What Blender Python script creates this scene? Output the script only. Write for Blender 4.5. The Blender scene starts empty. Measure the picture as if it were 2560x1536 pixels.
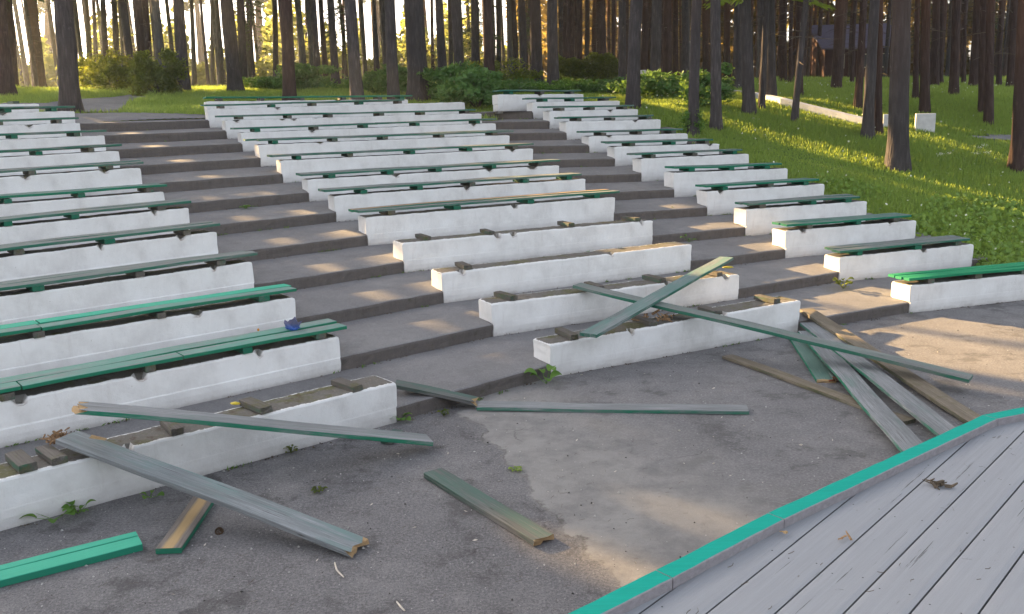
import bpy, math, random
import numpy as np
from mathutils import Vector, Matrix, noise

# ------------------------------------------------------------------ camera
W, HH = 2560.0, 1536.0
FPX, PITCH, ROLL, CH = 2268.95, 0.212687, -0.0265965, 3.156
cp, sp, cr, sr = math.cos(PITCH), math.sin(PITCH), math.cos(ROLL), math.sin(ROLL)
CF = np.array([0, cp, -sp]); _r = np.array([1., 0, 0]); _u = np.array([0, sp, cp])
CR = cr*_r + sr*_u; CU = -sr*_r + cr*_u
scn = bpy.context.scene
cam_d = bpy.data.cameras.new("camera"); cam = bpy.data.objects.new("camera", cam_d)
scn.collection.objects.link(cam)
cam_d.sensor_width = 36.0; cam_d.lens = 36.0*FPX/W; cam_d.clip_start = 0.05; cam_d.clip_end = 2000
M4 = Matrix.Identity(4)
for i in range(3):
    M4[i][0] = CR[i]; M4[i][1] = CU[i]; M4[i][2] = -CF[i]
M4[2][3] = CH
cam.matrix_world = M4
scn.camera = cam

# ------------------------------------------------------------------ light
SUN_EL = math.radians(17.0)
SH = np.array([-0.707, 0.707])                  # horizontal direction towards the sun
world = bpy.data.worlds.new("World"); scn.world = world; world.use_nodes = True
wn = world.node_tree; wn.nodes.clear()
wo = wn.nodes.new("ShaderNodeOutputWorld"); bg = wn.nodes.new("ShaderNodeBackground")
sky = wn.nodes.new("ShaderNodeTexSky"); sky.sky_type = 'NISHITA'; sky.sun_disc = False
sky.sun_elevation = SUN_EL; sky.sun_rotation = math.atan2(SH[0], SH[1])
sky.air_density = 1.0; sky.dust_density = 4.0; sky.ozone_density = 1.0; sky.altitude = 100
hs = wn.nodes.new("ShaderNodeHueSaturation"); hs.inputs['Saturation'].default_value = 0.45
tint = wn.nodes.new("ShaderNodeMixRGB"); tint.blend_type = 'MULTIPLY'; tint.inputs[0].default_value = 1.0
tint.inputs[2].default_value = (1.01, 0.985, 0.985, 1)
wn.links.new(sky.outputs[0], hs.inputs['Color']); wn.links.new(hs.outputs[0], tint.inputs[1])
wn.links.new(tint.outputs[0], bg.inputs[0]); wn.links.new(bg.outputs[0], wo.inputs[0])
bg.inputs[1].default_value = 0.09
sun_d = bpy.data.lights.new("sun", 'SUN'); sun_d.energy = 5.0; sun_d.angle = math.radians(0.5)
sun_d.color = (1.0, 0.66, 0.30)
sun = bpy.data.objects.new("sun", sun_d); scn.collection.objects.link(sun)
SDIR = np.array([SH[0]*math.cos(SUN_EL), SH[1]*math.cos(SUN_EL), math.sin(SUN_EL)])
sun.rotation_euler = Vector(SDIR).to_track_quat('Z', 'Y').to_euler()
vs = scn.view_settings
vs.view_transform = 'Standard'; vs.look = 'None'; vs.gamma = 1.0; vs.exposure = 2.62
scn.cycles.max_bounces = 6; scn.cycles.diffuse_bounces = 3; scn.cycles.transparent_max_bounces = 4

# ------------------------------------------------------------------ helpers
C = scn.collection
rnd = random.Random(7)
rng = np.random.default_rng(7)

def ray(u, v):
    return CF + CR*(u-W/2)/FPX - CU*(v-HH/2)/FPX
def at(u, v, z):
    d = ray(u, v); t = (z-CH)/d[2]
    return np.array([d[0]*t, d[1]*t, z])
def at_depth(u, v, dep):
    return np.array([0, 0, CH]) + ray(u, v)*dep
def proj(P):
    d = np.array([P[0], P[1], P[2]-CH]); z = d@CF
    return W/2+FPX*(d@CR)/z, HH/2-FPX*(d@CU)/z

def meta(o, label=None, cat=None, group=None, kind=None):
    if label: o['label'] = label
    if cat: o['category'] = cat
    if group: o['group'] = group
    if kind: o['kind'] = kind
    return o
def empty(name, loc, rz=0.0):
    o = bpy.data.objects.new(name, None); C.objects.link(o)
    o.location = loc; o.rotation_euler = (0, 0, rz); o.empty_display_size = 0.2
    return o
def link(name, me, mats, parent=None, loc=None, smooth=False):
    o = bpy.data.objects.new(name, me); C.objects.link(o)
    for m in (mats if isinstance(mats, (list, tuple)) else [mats]):
        if len(me.materials) < (len(mats) if isinstance(mats, (list, tuple)) else 1): me.materials.append(m)
    if parent: o.parent = parent
    if loc is not None: o.location = loc
    if smooth:
        me.polygons.foreach_set('use_smooth', [True]*len(me.polygons))
    return o
def mesh(name, v, f, mi=None):
    me = bpy.data.meshes.new(name); me.from_pydata([tuple(map(float, p)) for p in v], [], f)
    if mi is not None: me.polygons.foreach_set('material_index', mi)
    me.update(); return me
def npmesh(name, V, nq, mi=None, k=4):
    """V: (n*k,3) array, consecutive k-gons"""
    n = len(V)//k
    me = bpy.data.meshes.new(name)
    me.vertices.add(n*k); me.vertices.foreach_set('co', np.asarray(V, np.float32).ravel())
    me.loops.add(n*k); me.loops.foreach_set('vertex_index', np.arange(n*k, dtype=np.int32))
    me.polygons.add(n); me.polygons.foreach_set('loop_start', np.arange(0, n*k, k, dtype=np.int32))
    me.polygons.foreach_set('loop_total', np.full(n, k, np.int32))
    if mi is not None: me.polygons.foreach_set('material_index', np.asarray(mi, np.int32))
    me.update(calc_edges=True); return me
def nz(p, s=1.0, seed=0.0):
    return noise.noise(Vector((p[0]*s+seed*13.7, p[1]*s-seed*7.1, p[2]*s+seed*3.3)))

# ------------------------------------------------------------------ materials
class NT:
    def __init__(s, name):
        s.m = bpy.data.materials.new(name); s.m.use_nodes = True; s.t = s.m.node_tree
        s.t.nodes.clear(); s.out = s.n('ShaderNodeOutputMaterial')
        s.b = s.n('ShaderNodeBsdfPrincipled'); s.l(s.b.outputs[0], s.out.inputs[0])
        s.tc = s.n('ShaderNodeTexCoord'); s.co = s.tc.outputs['Object']
        s.b.inputs['Roughness'].default_value = 0.85
        s.b.inputs['Specular IOR Level'].default_value = 0.25
    def n(s, t): return s.t.nodes.new(t)
    def l(s, a, b): s.t.links.new(a, b)
    def map(s, sc, src=None, loc=(0, 0, 0)):
        m = s.n('ShaderNodeMapping'); m.inputs['Scale'].default_value = sc; m.inputs['Location'].default_value = loc
        s.l(src or s.co, m.inputs[0]); return m.outputs[0]
    def noise(s, scale, det=4, rough=.6, src=None, dist=0):
        t = s.n('ShaderNodeTexNoise'); t.inputs['Scale'].default_value = scale
        t.inputs['Detail'].default_value = det; t.inputs['Roughness'].default_value = rough
        t.inputs['Distortion'].default_value = dist
        s.l(src or s.co, t.inputs['Vector']); return t.outputs['Fac']
    def vor(s, scale, src=None, feat='F1'):
        t = s.n('ShaderNodeTexVoronoi'); t.feature = feat; t.inputs['Scale'].default_value = scale
        s.l(src or s.co, t.inputs['Vector']); return t.outputs['Distance']
    def ramp(s, fac, stops):
        r = s.n('ShaderNodeValToRGB'); e = r.color_ramp.elements
        while len(e) < len(stops): e.new(.5)
        for q, (p, c) in zip(e, stops):
            q.position = p; q.color = (c, c, c, 1) if isinstance(c, (int, float)) else (*c, 1)
        s.l(fac, r.inputs[0]); return r.outputs[0]
    def mix(s, fac, a, b, mode='MIX'):
        m = s.n('ShaderNodeMixRGB'); m.blend_type = mode
        for i, x in ((0, fac), (1, a), (2, b)):
            if isinstance(x, (int, float)): m.inputs[i].default_value = x if i == 0 else (x, x, x, 1)
            elif isinstance(x, tuple): m.inputs[i].default_value = (*x, 1)
            else: s.l(x, m.inputs[i])
        return m.outputs[0]
    def math(s, op, a, b=0.0, clamp=False):
        m = s.n('ShaderNodeMath'); m.operation = op; m.use_clamp = clamp
        for i, x in ((0, a), (1, b)):
            if isinstance(x, (int, float)): m.inputs[i].default_value = x
            else: s.l(x, m.inputs[i])
        return m.outputs[0]
    def sep(s, src=None):
        x = s.n('ShaderNodeSeparateXYZ'); s.l(src or s.co, x.inputs[0]); return x.outputs
    def nrm(s):   # object-space normal
        g = s.n('ShaderNodeNewGeometry'); v = s.n('ShaderNodeVectorTransform'); v.vector_type = 'NORMAL'
        v.convert_from = 'WORLD'; v.convert_to = 'OBJECT'; s.l(g.outputs['True Normal'], v.inputs[0])
        return s.sep(v.outputs[0])
    def bump(s, h, strength=.5, dist=.01):
        b = s.n('ShaderNodeBump'); b.inputs['Strength'].default_value = strength; b.inputs['Distance'].default_value = dist
        s.l(h, b.inputs['Height']); s.l(b.outputs[0], s.b.inputs['Normal'])
    def island(s):
        g = s.n('ShaderNodeNewGeometry'); return g.outputs['Random Per Island']
    def objrand(s):
        g = s.n('ShaderNodeObjectInfo'); return g.outputs['Random']
    def attr(s, name):
        a = s.n('ShaderNodeAttribute'); a.attribute_name = name; return a.outputs['Fac']
    def col(s, c):
        if isinstance(c, tuple): s.b.inputs['Base Color'].default_value = (*c, 1)
        else: s.l(c, s.b.inputs['Base Color'])
        return s.m

def m_whitewash():
    t = NT('whitewashed_concrete'); x = t.sep(); n = t.nrm()
    g1 = t.noise(2.2, 6, .65); g2 = t.noise(14, 5, .7)
    streak = t.noise(1.0, 5, .7, t.map((9, 9, 1.2)))
    white = t.ramp(g1, [(.3, (.62, .605, .585)), (.5, (.74, .73, .71)), (.7, (.80, .795, .78))])
    white = t.mix(t.ramp(streak, [(.60, 0), (.80, .35)]), white, (.45, .41, .37))
    white = t.mix(t.ramp(g2, [(.66, 0), (.74, .65)]), white, (.38, .34, .30))
    # splashed dirt in the lowest centimetres
    low = t.math('ADD', x[2], t.math('MULTIPLY', t.noise(9, 4, .7), .10))
    white = t.mix(t.ramp(low, [(.02, .8), (.10, 0)]), white, (.22, .195, .17))
    white = t.mix(t.ramp(t.math('ADD', x[2], t.math('MULTIPLY', t.noise(3, 4, .6), .22)), [(.10, .38), (.34, 0)]), white, (.52, .49, .47))
    # chipped notches marked on the mesh, tinted dark brown
    st = t.math('MULTIPLY', t.attr('dark_tint'), t.ramp(t.noise(22, 4, .7), [(.3, .3), (.6, 1)]))
    white = t.mix(st, white, (.16, .105, .07))
    rim = t.math('ADD', t.attr('rim'), t.math('MULTIPLY', t.math('SUBTRACT', t.noise(16, 5, .75), .5), .10))
    top = t.mix(t.ramp(t.noise(3.5, 5, .7), [(.50, 0), (.64, .85)]), (.135, .125, .110), (.095, .095, .028))
    top = t.mix(t.ramp(t.noise(30, 3, .7), [(.56, 0), (.7, .6)]), top, (.27, .24, .20))
    top = t.mix(t.ramp(t.noise(8, 5, .7, t.map((1, 1, 1), None, (5, 3, 1))), [(.56, 0), (.66, .7)]), top, (.085, .055, .035))
    ismid = t.math('MULTIPLY', t.ramp(n[2], [(.6, 0), (.8, 1)]), t.ramp(rim, [(.020, 0), (.030, 1)]))
    c = t.mix(ismid, white, top)
    t.b.inputs['Roughness'].default_value = .9
    t.bump(t.mix(.5, t.noise(60, 4, .7), t.noise(11, 5, .6)), .55, .012)
    return t.col(c)

def m_asphalt(kind):
    t = NT('asphalt_' + kind); x = t.sep(); n = t.nrm()
    a = t.noise(.9, 6, .65); b = t.noise(7, 6, .7); f = t.noise(90, 3, .75)
    c = t.ramp(a, [(.3, (.135, .130, .132)), (.52, (.175, .169, .170)), (.72, (.225, .217, .212))])
    c = t.mix(t.ramp(b, [(.48, 0), (.72, .45)]), c, (.105, .096, .096))
    gr = t.noise(42, 5, .8); gv = t.vor(70)
    c = t.mix(t.ramp(gr, [(.50, 0), (.62, .42 if kind == 'ground' else .22)]), c, (.40, .38, .365))
    c = t.mix(t.ramp(gr, [(.36, .45 if kind == 'ground' else .2), (.46, 0)]), c, (.055, .050, .050))
    pt = t.noise(1.7, 7, .74)
    c = t.mix(t.ramp(pt, [(.38, .65 if kind == 'ground' else .3), (.47, 0)]), c, (.070, .066, .064))
    c = t.mix(t.ramp(pt, [(.56, 0), (.68, .45)]), c, (.30, .290, .280))
    if kind == 'step': c = t.mix(.22, c, (.34, .33, .325))
    if kind == 'ground':
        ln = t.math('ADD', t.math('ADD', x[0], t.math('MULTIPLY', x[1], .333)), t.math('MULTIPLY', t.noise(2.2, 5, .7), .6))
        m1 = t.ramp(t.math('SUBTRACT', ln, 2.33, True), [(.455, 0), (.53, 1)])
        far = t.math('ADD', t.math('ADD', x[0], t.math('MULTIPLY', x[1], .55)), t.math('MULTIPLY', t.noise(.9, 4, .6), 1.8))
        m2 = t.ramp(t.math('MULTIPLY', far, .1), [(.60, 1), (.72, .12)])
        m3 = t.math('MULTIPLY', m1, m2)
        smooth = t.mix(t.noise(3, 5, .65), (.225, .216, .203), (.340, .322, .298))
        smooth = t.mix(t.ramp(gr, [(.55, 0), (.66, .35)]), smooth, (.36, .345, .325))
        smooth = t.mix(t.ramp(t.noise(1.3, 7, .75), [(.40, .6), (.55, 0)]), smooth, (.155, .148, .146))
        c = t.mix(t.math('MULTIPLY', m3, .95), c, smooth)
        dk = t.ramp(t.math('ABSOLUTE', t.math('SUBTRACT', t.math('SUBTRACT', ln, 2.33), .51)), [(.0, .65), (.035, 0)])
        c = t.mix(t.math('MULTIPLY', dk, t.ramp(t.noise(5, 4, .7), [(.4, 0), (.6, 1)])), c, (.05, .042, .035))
        rough = t.math('SUBTRACT', 1.0, t.math('MULTIPLY', m1, .8))
        # cracks and hair lines
        cw = t.n('ShaderNodeVectorMath'); cw.operation = 'ADD'
        nn = t.n('ShaderNodeTexNoise'); nn.inputs['Scale'].default_value = 2.2; nn.inputs['Detail'].default_value = 5; t.l(t.co, nn.inputs['Vector'])
        sc = t.n('ShaderNodeVectorMath'); sc.operation = 'SCALE'; sc.inputs['Scale'].default_value = .55; t.l(nn.outputs['Color'], sc.inputs[0])
        t.l(t.co, cw.inputs[0]); t.l(sc.outputs[0], cw.inputs[1])
        ck = t.ramp(t.vor(.75, cw.outputs[0], 'DISTANCE_TO_EDGE'), [(.0, 1), (.006, 0)])
        ckm = t.math('MULTIPLY', ck, t.ramp(t.noise(1.1, 3, .6), [(.52, 0), (.62, .5)]))
        c = t.mix(ckm, c, (.04, .034, .03))
        scuff = t.ramp(t.noise(4, 6, .8, t.map((1, 5, 1))), [(.66, 0), (.74, .5)])
        c = t.mix(scuff, c, (.30, .285, .27))
    else:
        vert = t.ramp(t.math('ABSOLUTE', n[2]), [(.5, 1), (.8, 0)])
        dark_tint = t.mix(t.noise(3, 5, .7, t.map((4, 4, 1.2))), (.080, .070, .066), (.155, .136, .125))
        dark_tint = t.mix(t.ramp(t.noise(8, 4, .7), [(.58, 0), (.7, .5)]), dark_tint, (.05, .052, .022))
        c = t.mix(vert, c, dark_tint); rough = 0.5
    fl = t.ramp(t.vor(55), [(.10, .75), (.2, 0)])
    c = t.mix(t.math('MULTIPLY', t.math('MULTIPLY', fl, rough), t.ramp(t.noise(13, 2, .5), [(.45, 0), (.65, 1)])), c, (.38, .36, .34))
    c = t.mix(t.math('MULTIPLY', t.ramp(f, [(.38, .55), (.5, 0)]), rough), c, (.045, .04, .04))
    t.bump(t.mix(.6, b, gr), .9, .014)
    t.b.inputs['Roughness'].default_value = .92
    return t.col(c)

def m_paint(name, top, side, wear_top, wear_side, grey=(.30, .29, .285), under=None, moss=0.0):
    """painted plank: local X along the grain; 'top' colour on +Z faces, 'side' on the others"""
    t = NT(name); n = t.nrm(); r = t.objrand()
    off = t.n('ShaderNodeVectorMath'); off.operation = 'ADD'; t.l(t.co, off.inputs[0])
    cb = t.n('ShaderNodeCombineXYZ'); t.l(t.math('MULTIPLY', r, 40.0), cb.inputs[0]); t.l(cb.outputs[0], off.inputs[1])
    src = off.outputs[0]
    grain = t.noise(1.0, 6, .75, t.map((2.2, 70, 70), src)); blot = t.noise(1.0, 5, .65, t.map((1.3, 7, 7), src))
    fine = t.noise(1.0, 4, .8, t.map((14, 160, 160), src))
    gs = t.ramp(grain, [(.32, 0), (.68, 1)]); crk = t.noise(1.0, 5, .7, t.map((1.1, 48, 48), src))
    wood = t.mix(gs, tuple(v*.50 for v in grey), tuple(min(1, v*1.30) for v in grey))
    wood = t.mix(t.ramp(fine, [(.58, 0), (.68, .6)]), wood, (.06, .055, .05))
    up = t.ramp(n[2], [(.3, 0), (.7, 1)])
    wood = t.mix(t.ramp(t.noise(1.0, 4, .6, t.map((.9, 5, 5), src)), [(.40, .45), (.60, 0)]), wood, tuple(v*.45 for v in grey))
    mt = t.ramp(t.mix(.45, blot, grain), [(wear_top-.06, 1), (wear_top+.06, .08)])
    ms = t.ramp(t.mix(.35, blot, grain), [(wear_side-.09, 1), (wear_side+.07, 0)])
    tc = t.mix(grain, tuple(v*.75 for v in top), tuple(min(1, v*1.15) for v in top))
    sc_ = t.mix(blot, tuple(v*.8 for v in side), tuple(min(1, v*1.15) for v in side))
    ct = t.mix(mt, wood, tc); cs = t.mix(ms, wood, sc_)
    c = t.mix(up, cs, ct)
    c = t.mix(t.ramp(crk, [(.645, 0), (.67, .75 if wear_top < .8 else 0.0)]), c, (.035, .032, .03))
    if under:
        yb = t.math('ABSOLUTE', t.math('ADD', t.sep()[1], t.math('MULTIPLY', t.math('SUBTRACT', blot, .5), .08)))
        cu = t.mix(t.ramp(yb, [(.03, 1), (.06, 0)]), wood, t.mix(grain, tuple(v*.8 for v in under), under))
        c = t.mix(up, c, cu)
    if moss:
        c = t.mix(t.ramp(t.noise(6, 4, .7, src), [(.5, 0), (.62, moss)]), c, (.085, .085, .02))
    kn = t.vor(1.0, t.map((1.1, 6, 6), src))
    c = t.mix(t.ramp(kn, [(.03, .8), (.06, 0)]), c, (.05, .045, .04))
    t.bump(t.mix(.5, grain, fine), .45, .004)
    t.b.inputs['Roughness'].default_value = .72
    return t.col(c)
def m_plain(name, c1, c2, sc=20, rough=.8, stretch=(1, 1, 1), bump=.3):
    t = NT(name); f = t.noise(sc, 5, .65, t.map(stretch))
    t.bump(t.noise(sc*3, 3, .6, t.map(stretch)), bump, .005); t.b.inputs['Roughness'].default_value = rough
    return t.col(t.mix(t.ramp(f, [(.3, 0), (.7, 1)]), c1, c2))
def m_leaf(name, c1, c2, tr=(.30, .36, .04), trf=.45, tip=None):
    t = NT(name); i = t.island(); big = t.noise(.9, 2, .5)
    c = t.mix(t.math('ADD', t.math('MULTIPLY', i, .6), t.math('MULTIPLY', big, .4)), c1, c2)
    t.col(c); t.b.inputs['Roughness'].default_value = .6
    tl = t.n('ShaderNodeBsdfTranslucent'); t.l(t.mix(i, tuple(v*.7 for v in tr), tr), tl.inputs[0])
    mx = t.n('ShaderNodeMixShader'); mx.inputs[0].default_value = trf
    t.l(t.b.outputs[0], mx.inputs[1]); t.l(tl.outputs[0], mx.inputs[2]); t.l(mx.outputs[0], t.out.inputs[0])
    return t.m
def m_bark(name, low1, low2, hi):
    t = NT(name); x = t.sep(); r = t.objrand()
    v = t.vor(1.0, t.map((20, 20, 2.6))); n1 = t.noise(5, 6, .7, t.map((1, 1, .35))); n2 = t.noise(40, 4, .7)
    c = t.mix(t.ramp(n1, [(.35, 0), (.65, 1)]), low1, low2)
    c = t.mix(t.ramp(v, [(.1, .0), (.6, .5)]), c, tuple(a*.35 for a in low1))
    c = t.mix(t.ramp(n2, [(.62, 0), (.74, .5)]), c, tuple(min(1, a*2.2) for a in low2))
    h = t.ramp(t.math('MULTIPLY', t.math('ADD', x[2], t.math('MULTIPLY', r, 5.0)), .05), [(.30, 0), (.60, 1)])
    c = t.mix(h, c, t.mix(n1, tuple(a*.6 for a in hi), hi))
    c = t.mix(t.math('MULTIPLY', r, .45), c, tuple(a*.45 for a in low1))
    c = t.mix(t.ramp(t.noise(2.2, 5, .7), [(.60, 0), (.72, .5)]), c, tuple(min(1, a*1.9) for a in low2))
    t.bump(t.math('SUBTRACT', t.mix(.3, n1, n2), v), .8, .03)
    t.b.inputs['Roughness'].default_value = .95
    return t.col(c)
def m_soil():
    t = NT('grassy_soil'); a = t.noise(.35, 5, .6); b = t.noise(5, 6, .7)
    c = t.mix(t.ramp(a, [(.35, 0), (.65, 1)]), (.10, .16, .035), (.17, .24, .05))
    c = t.mix(t.ramp(b, [(.5, 0), (.72, .8)]), c, (.075, .060, .028))
    t.bump(b, .8, .08); return t.col(c)

MAT = dict(
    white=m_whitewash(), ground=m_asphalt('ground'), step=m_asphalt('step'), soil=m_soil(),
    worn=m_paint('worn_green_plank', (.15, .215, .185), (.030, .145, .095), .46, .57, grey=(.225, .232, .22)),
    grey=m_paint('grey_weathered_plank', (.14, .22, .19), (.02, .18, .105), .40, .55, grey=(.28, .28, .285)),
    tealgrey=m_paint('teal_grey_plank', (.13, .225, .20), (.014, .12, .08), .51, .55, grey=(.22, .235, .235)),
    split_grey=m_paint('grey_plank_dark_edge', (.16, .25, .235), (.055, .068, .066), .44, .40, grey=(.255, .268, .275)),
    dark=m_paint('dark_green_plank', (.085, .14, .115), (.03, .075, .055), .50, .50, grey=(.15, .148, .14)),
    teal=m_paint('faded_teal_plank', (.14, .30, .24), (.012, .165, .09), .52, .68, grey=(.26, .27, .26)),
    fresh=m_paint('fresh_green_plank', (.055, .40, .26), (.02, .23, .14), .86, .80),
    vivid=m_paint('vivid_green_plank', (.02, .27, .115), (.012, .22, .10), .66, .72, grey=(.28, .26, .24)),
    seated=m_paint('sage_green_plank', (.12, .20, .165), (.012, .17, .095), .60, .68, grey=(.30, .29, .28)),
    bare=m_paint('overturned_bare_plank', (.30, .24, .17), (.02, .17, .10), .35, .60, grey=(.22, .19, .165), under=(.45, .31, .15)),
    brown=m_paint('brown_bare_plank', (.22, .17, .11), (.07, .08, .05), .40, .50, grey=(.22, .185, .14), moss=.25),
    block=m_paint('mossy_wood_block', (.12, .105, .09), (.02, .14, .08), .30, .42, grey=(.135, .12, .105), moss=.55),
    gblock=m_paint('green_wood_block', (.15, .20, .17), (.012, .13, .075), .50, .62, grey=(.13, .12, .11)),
    split=m_plain('splintered_wood', (.30, .18, .08), (.55, .39, .21), 30, .8, (1, 12, 12), .6),
    redwood=m_plain('rotten_red_wood', (.12, .03, .02), (.34, .13, .06), 30, .9),
    brownwood=m_plain('torn_brown_wood', (.10, .055, .03), (.40, .25, .13), 40, .9),
    rim=m_paint('turquoise_trim_paint', (.0, .31, .235), (.33, .30, .32), .88, .9, grey=(.5, .5, .48)),
    deck=m_paint('blue_grey_deck_paint', (.28, .288, .302), (.18, .187, .195), .66, .6, grey=(.22, .215, .21)),
    trimside=m_plain('grey_trim_paint', (.21, .19, .20), (.29, .27, .28), 9, .8, (1, 6, 6)),
    gap=m_plain('dark_gap', (.012, .011, .010), (.02, .018, .016), 20),
    grass=m_leaf('grass_blades', (.16, .255, .060), (.28, .38, .085), (.50, .62, .10), .45),
    weed=m_leaf('weed_leaf', (.07, .16, .025), (.13, .25, .045), (.25, .36, .05), .3),
    cover=m_leaf('low_cover_leaf', (.15, .26, .055), (.25, .37, .08), (.40, .52, .08), .4),
    fern=m_leaf('elder_leaf', (.075, .165, .045), (.15, .27, .08), (.20, .32, .05), .35),
    hedge=m_leaf('hedge_leaf', (.030, .055, .016), (.080, .120, .028), (.36, .40, .04), .50),
    needle=m_leaf('pine_needles', (.025, .045, .012), (.055, .085, .022), (.16, .20, .03), .25),
    far=m_leaf('far_foliage', (.10, .125, .04), (.18, .205, .065), (.40, .42, .11), .5),
    olive=m_leaf('dim_olive_foliage', (.06, .052, .018), (.15, .115, .038), (.50, .36, .09), .42),
    spruce=m_leaf('spruce_sprig', (.11, .17, .025), (.22, .29, .04), (.50, .58, .06), .45),
    bark=m_bark('pine_bark', (.075, .064, .063), (.130, .112, .110), (.17, .095, .06)),
    rbark=m_bark('red_pine_bark', (.068, .043, .037), (.125, .080, .066), (.30, .13, .055)),
    pale=m_bark('pale_far_bark', (.12, .112, .102), (.19, .18, .16), (.28, .19, .12)),  # haze and flare over far trunks painted into a paler bark
    twig=m_plain('twig', (.07, .055, .04), (.13, .10, .07), 30),
    stone=m_plain('white_painted_stone', (.55, .54, .55), (.70, .69, .70), 6, .9),
)

# ------------------------------------------------------------------ seating data
TZ = [0.0, .219, .461, .726, 1.007, 1.292, 1.566, 1.854, 2.133, 2.416, 2.684, 2.934, 3.157]
BL = {'L0':(-1.214,9.05,.687,5.0,.44,.42),'L1':(-2.013,10.289,.6928,5.12,.425,.445),'L2':(-2.757,11.38,.6986,5.24,.443,.47),'L3':(-3.564,12.414,.7044,5.36,.491,.454),'L4':(-4.355,13.445,.7101,5.48,.514,.452),'L5':(-5.1,14.498,.7159,5.6,.496,.42),'L6':(-5.854,15.531,.7217,5.72,.41,.40),'L7':(-6.613,16.548,.7275,5.84,.481,.42),'L8':(-7.383,17.544,.7333,5.96,.48,.42),'L9':(-8.07,18.587,.739,6.08,.477,.43),'L10':(-8.948,19.481,.7448,6.2,.465,.43),'L11':(-9.545,20.563,.7506,6.32,.474,.451),'L12':(-10.658,21.263,.7564,6.44,.447,.42),
'M0':(.428,10.5,.4881,4.1,.412,.465),'M1':(-.278,11.74,.4873,4.31,.453,.388),'M2':(-1.006,12.861,.4866,4.57,.445,.449),'M3':(-1.691,14.004,.4859,4.83,.469,.445),'M4':(-2.412,15.122,.4852,5.03,.478,.487),'M5':(-3.125,16.241,.4844,5.32,.469,.47),'M6':(-3.828,17.362,.4837,5.59,.422,.413),'M7':(-4.575,18.452,.483,5.83,.449,.452),'M8':(-5.292,19.557,.4823,6.04,.466,.455),'M9':(-5.966,20.684,.4815,6.41,.425,.45),'M10':(-6.636,21.81,.4808,6.73,.435,.432),'M11':(-7.371,22.892,.4801,7.0,.463,.503),'M12':(-7.79,24.163,.4794,5.6,.447,.406),
'R0':(6.0,13.4,.3091,4.6,.43,.425),'R1':(5.46,14.893,.3156,2.83,.417,.442),'R2':(4.869,15.952,.3222,2.88,.494,.505),'R3':(4.437,17.041,.3288,2.8,.507,.509),'R4':(3.926,18.07,.3353,2.82,.488,.495),'R5':(3.442,19.078,.3419,2.85,.519,.481),'R6':(2.894,20.031,.3485,2.79,.501,.495),'R7':(2.435,20.988,.355,2.8,.446,.416),'R8':(1.925,21.894,.3616,2.72,.39,.376),'R9':(1.442,22.781,.3681,2.68,.448,.434),'R10':(1.071,23.681,.3747,2.6,.449,.435),'R11':(.68,24.543,.3813,2.62,.433,.422),'R12':(-.251,25.153,.3878,2.62,.446,.416)}
DEP = 0.41
class Row: pass
ROWS = {}
for k_, (x, y, th, L, za, zb) in BL.items():
    r = Row(); r.s = k_[0]; r.k = int(k_[1:]); r.th = th; r.L = L; r.z = TZ[r.k]
    r.d = np.array([math.cos(th), math.sin(th)]); r.n = np.array([-math.sin(th), math.cos(th)])
    if r.s == 'L': r.A = np.array([x, y]) - r.d*L; r.za, r.zb = zb, za
    else: r.A = np.array([x, y]); r.za, r.zb = za, zb
    r.B = r.A + r.d*L
    ROWS[(r.s, r.k)] = r
def s_at_u(r, u, z, yo=0.0):
    """distance along a row at which the photo column u is met (height z above the tread, yo behind the front)"""
    lo, hi = -2.0, r.L+3.0
    for _ in range(40):
        m = (lo+hi)/2; P = r.A + r.d*m + r.n*yo
        if proj((P[0], P[1], r.z+z))[0] < u: lo = m
        else: hi = m
    return m

# ------------------------------------------------------------------ terrain
CC = np.array([17.9, -18.3])
PHI = {s: math.atan2(*(((ROWS[(s, 6)].A+ROWS[(s, 6)].B)/2 - CC)[::-1])) for s in 'LMR'}
RHO = {s: np.array([np.hypot(*((ROWS[(s, k)].A+ROWS[(s, k)].B)/2-CC)) for k in range(13)]) for s in 'LMR'}
def rho_rows(phi):
    ps = [PHI['R'], PHI['M'], PHI['L']]
    w = np.clip(np.interp(phi, ps, [0, 1, 2]), 0, 2)
    i = np.minimum(w.astype(int), 1) if hasattr(w, 'astype') else min(int(w), 1)
    return w
def terrain(x, y):
    x = np.atleast_1d(np.asarray(x, float)); y = np.atleast_1d(np.asarray(y, float))
    dx = x-CC[0]; dy = y-CC[1]; ph = np.arctan2(dy, dx); rh = np.hypot(dx, dy)
    w = np.interp(ph, [PHI['R'], PHI['M'], PHI['L']], [0., 1., 2.])
    zs = []
    for s in 'RML':
        R_ = RHO[s]; z = np.interp(rh, R_, TZ)
        e = rh-R_[-1]; z = z + np.where(e > 0, np.minimum(e, 18)*.070 + np.clip(e-18, 0, 60)*.032, 0)
        zs.append(z)
    zr, zm, zl = zs
    z = np.where(w < 1, zr*(1-w)+zm*w, zm*(2-w)+zl*(w-1))
    # the bank to the right runs lower
    z = z - np.clip((x-9)/30, 0, 1)*np.clip((rh-36)/20, 0, 1)*.7
    z = z + .05*np.sin(x*.9+1.3)*np.sin(y*.7)*np.clip((rh-35)/6, 0, 1)
    return np.maximum(z, .02)
def T1(x, y): return float(terrain(x, y)[0])
def hit(u, v, dmax=140.0):
    d = ray(u, v); d = d/d[1]
    ys = np.concatenate([np.arange(8, 60, .1), np.arange(60, dmax, .5)])
    zz = CH + d[2]*ys; tz = terrain(d[0]*ys, ys)
    k = np.argmax(zz < tz)
    if not (zz < tz).any(): k = len(ys)-1
    return np.array([d[0]*ys[k], ys[k], tz[k]])
XR = np.array([ROWS[('R', k)].B[0] for k in range(1, 13)])
RR = RHO['R'][1:]
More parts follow.
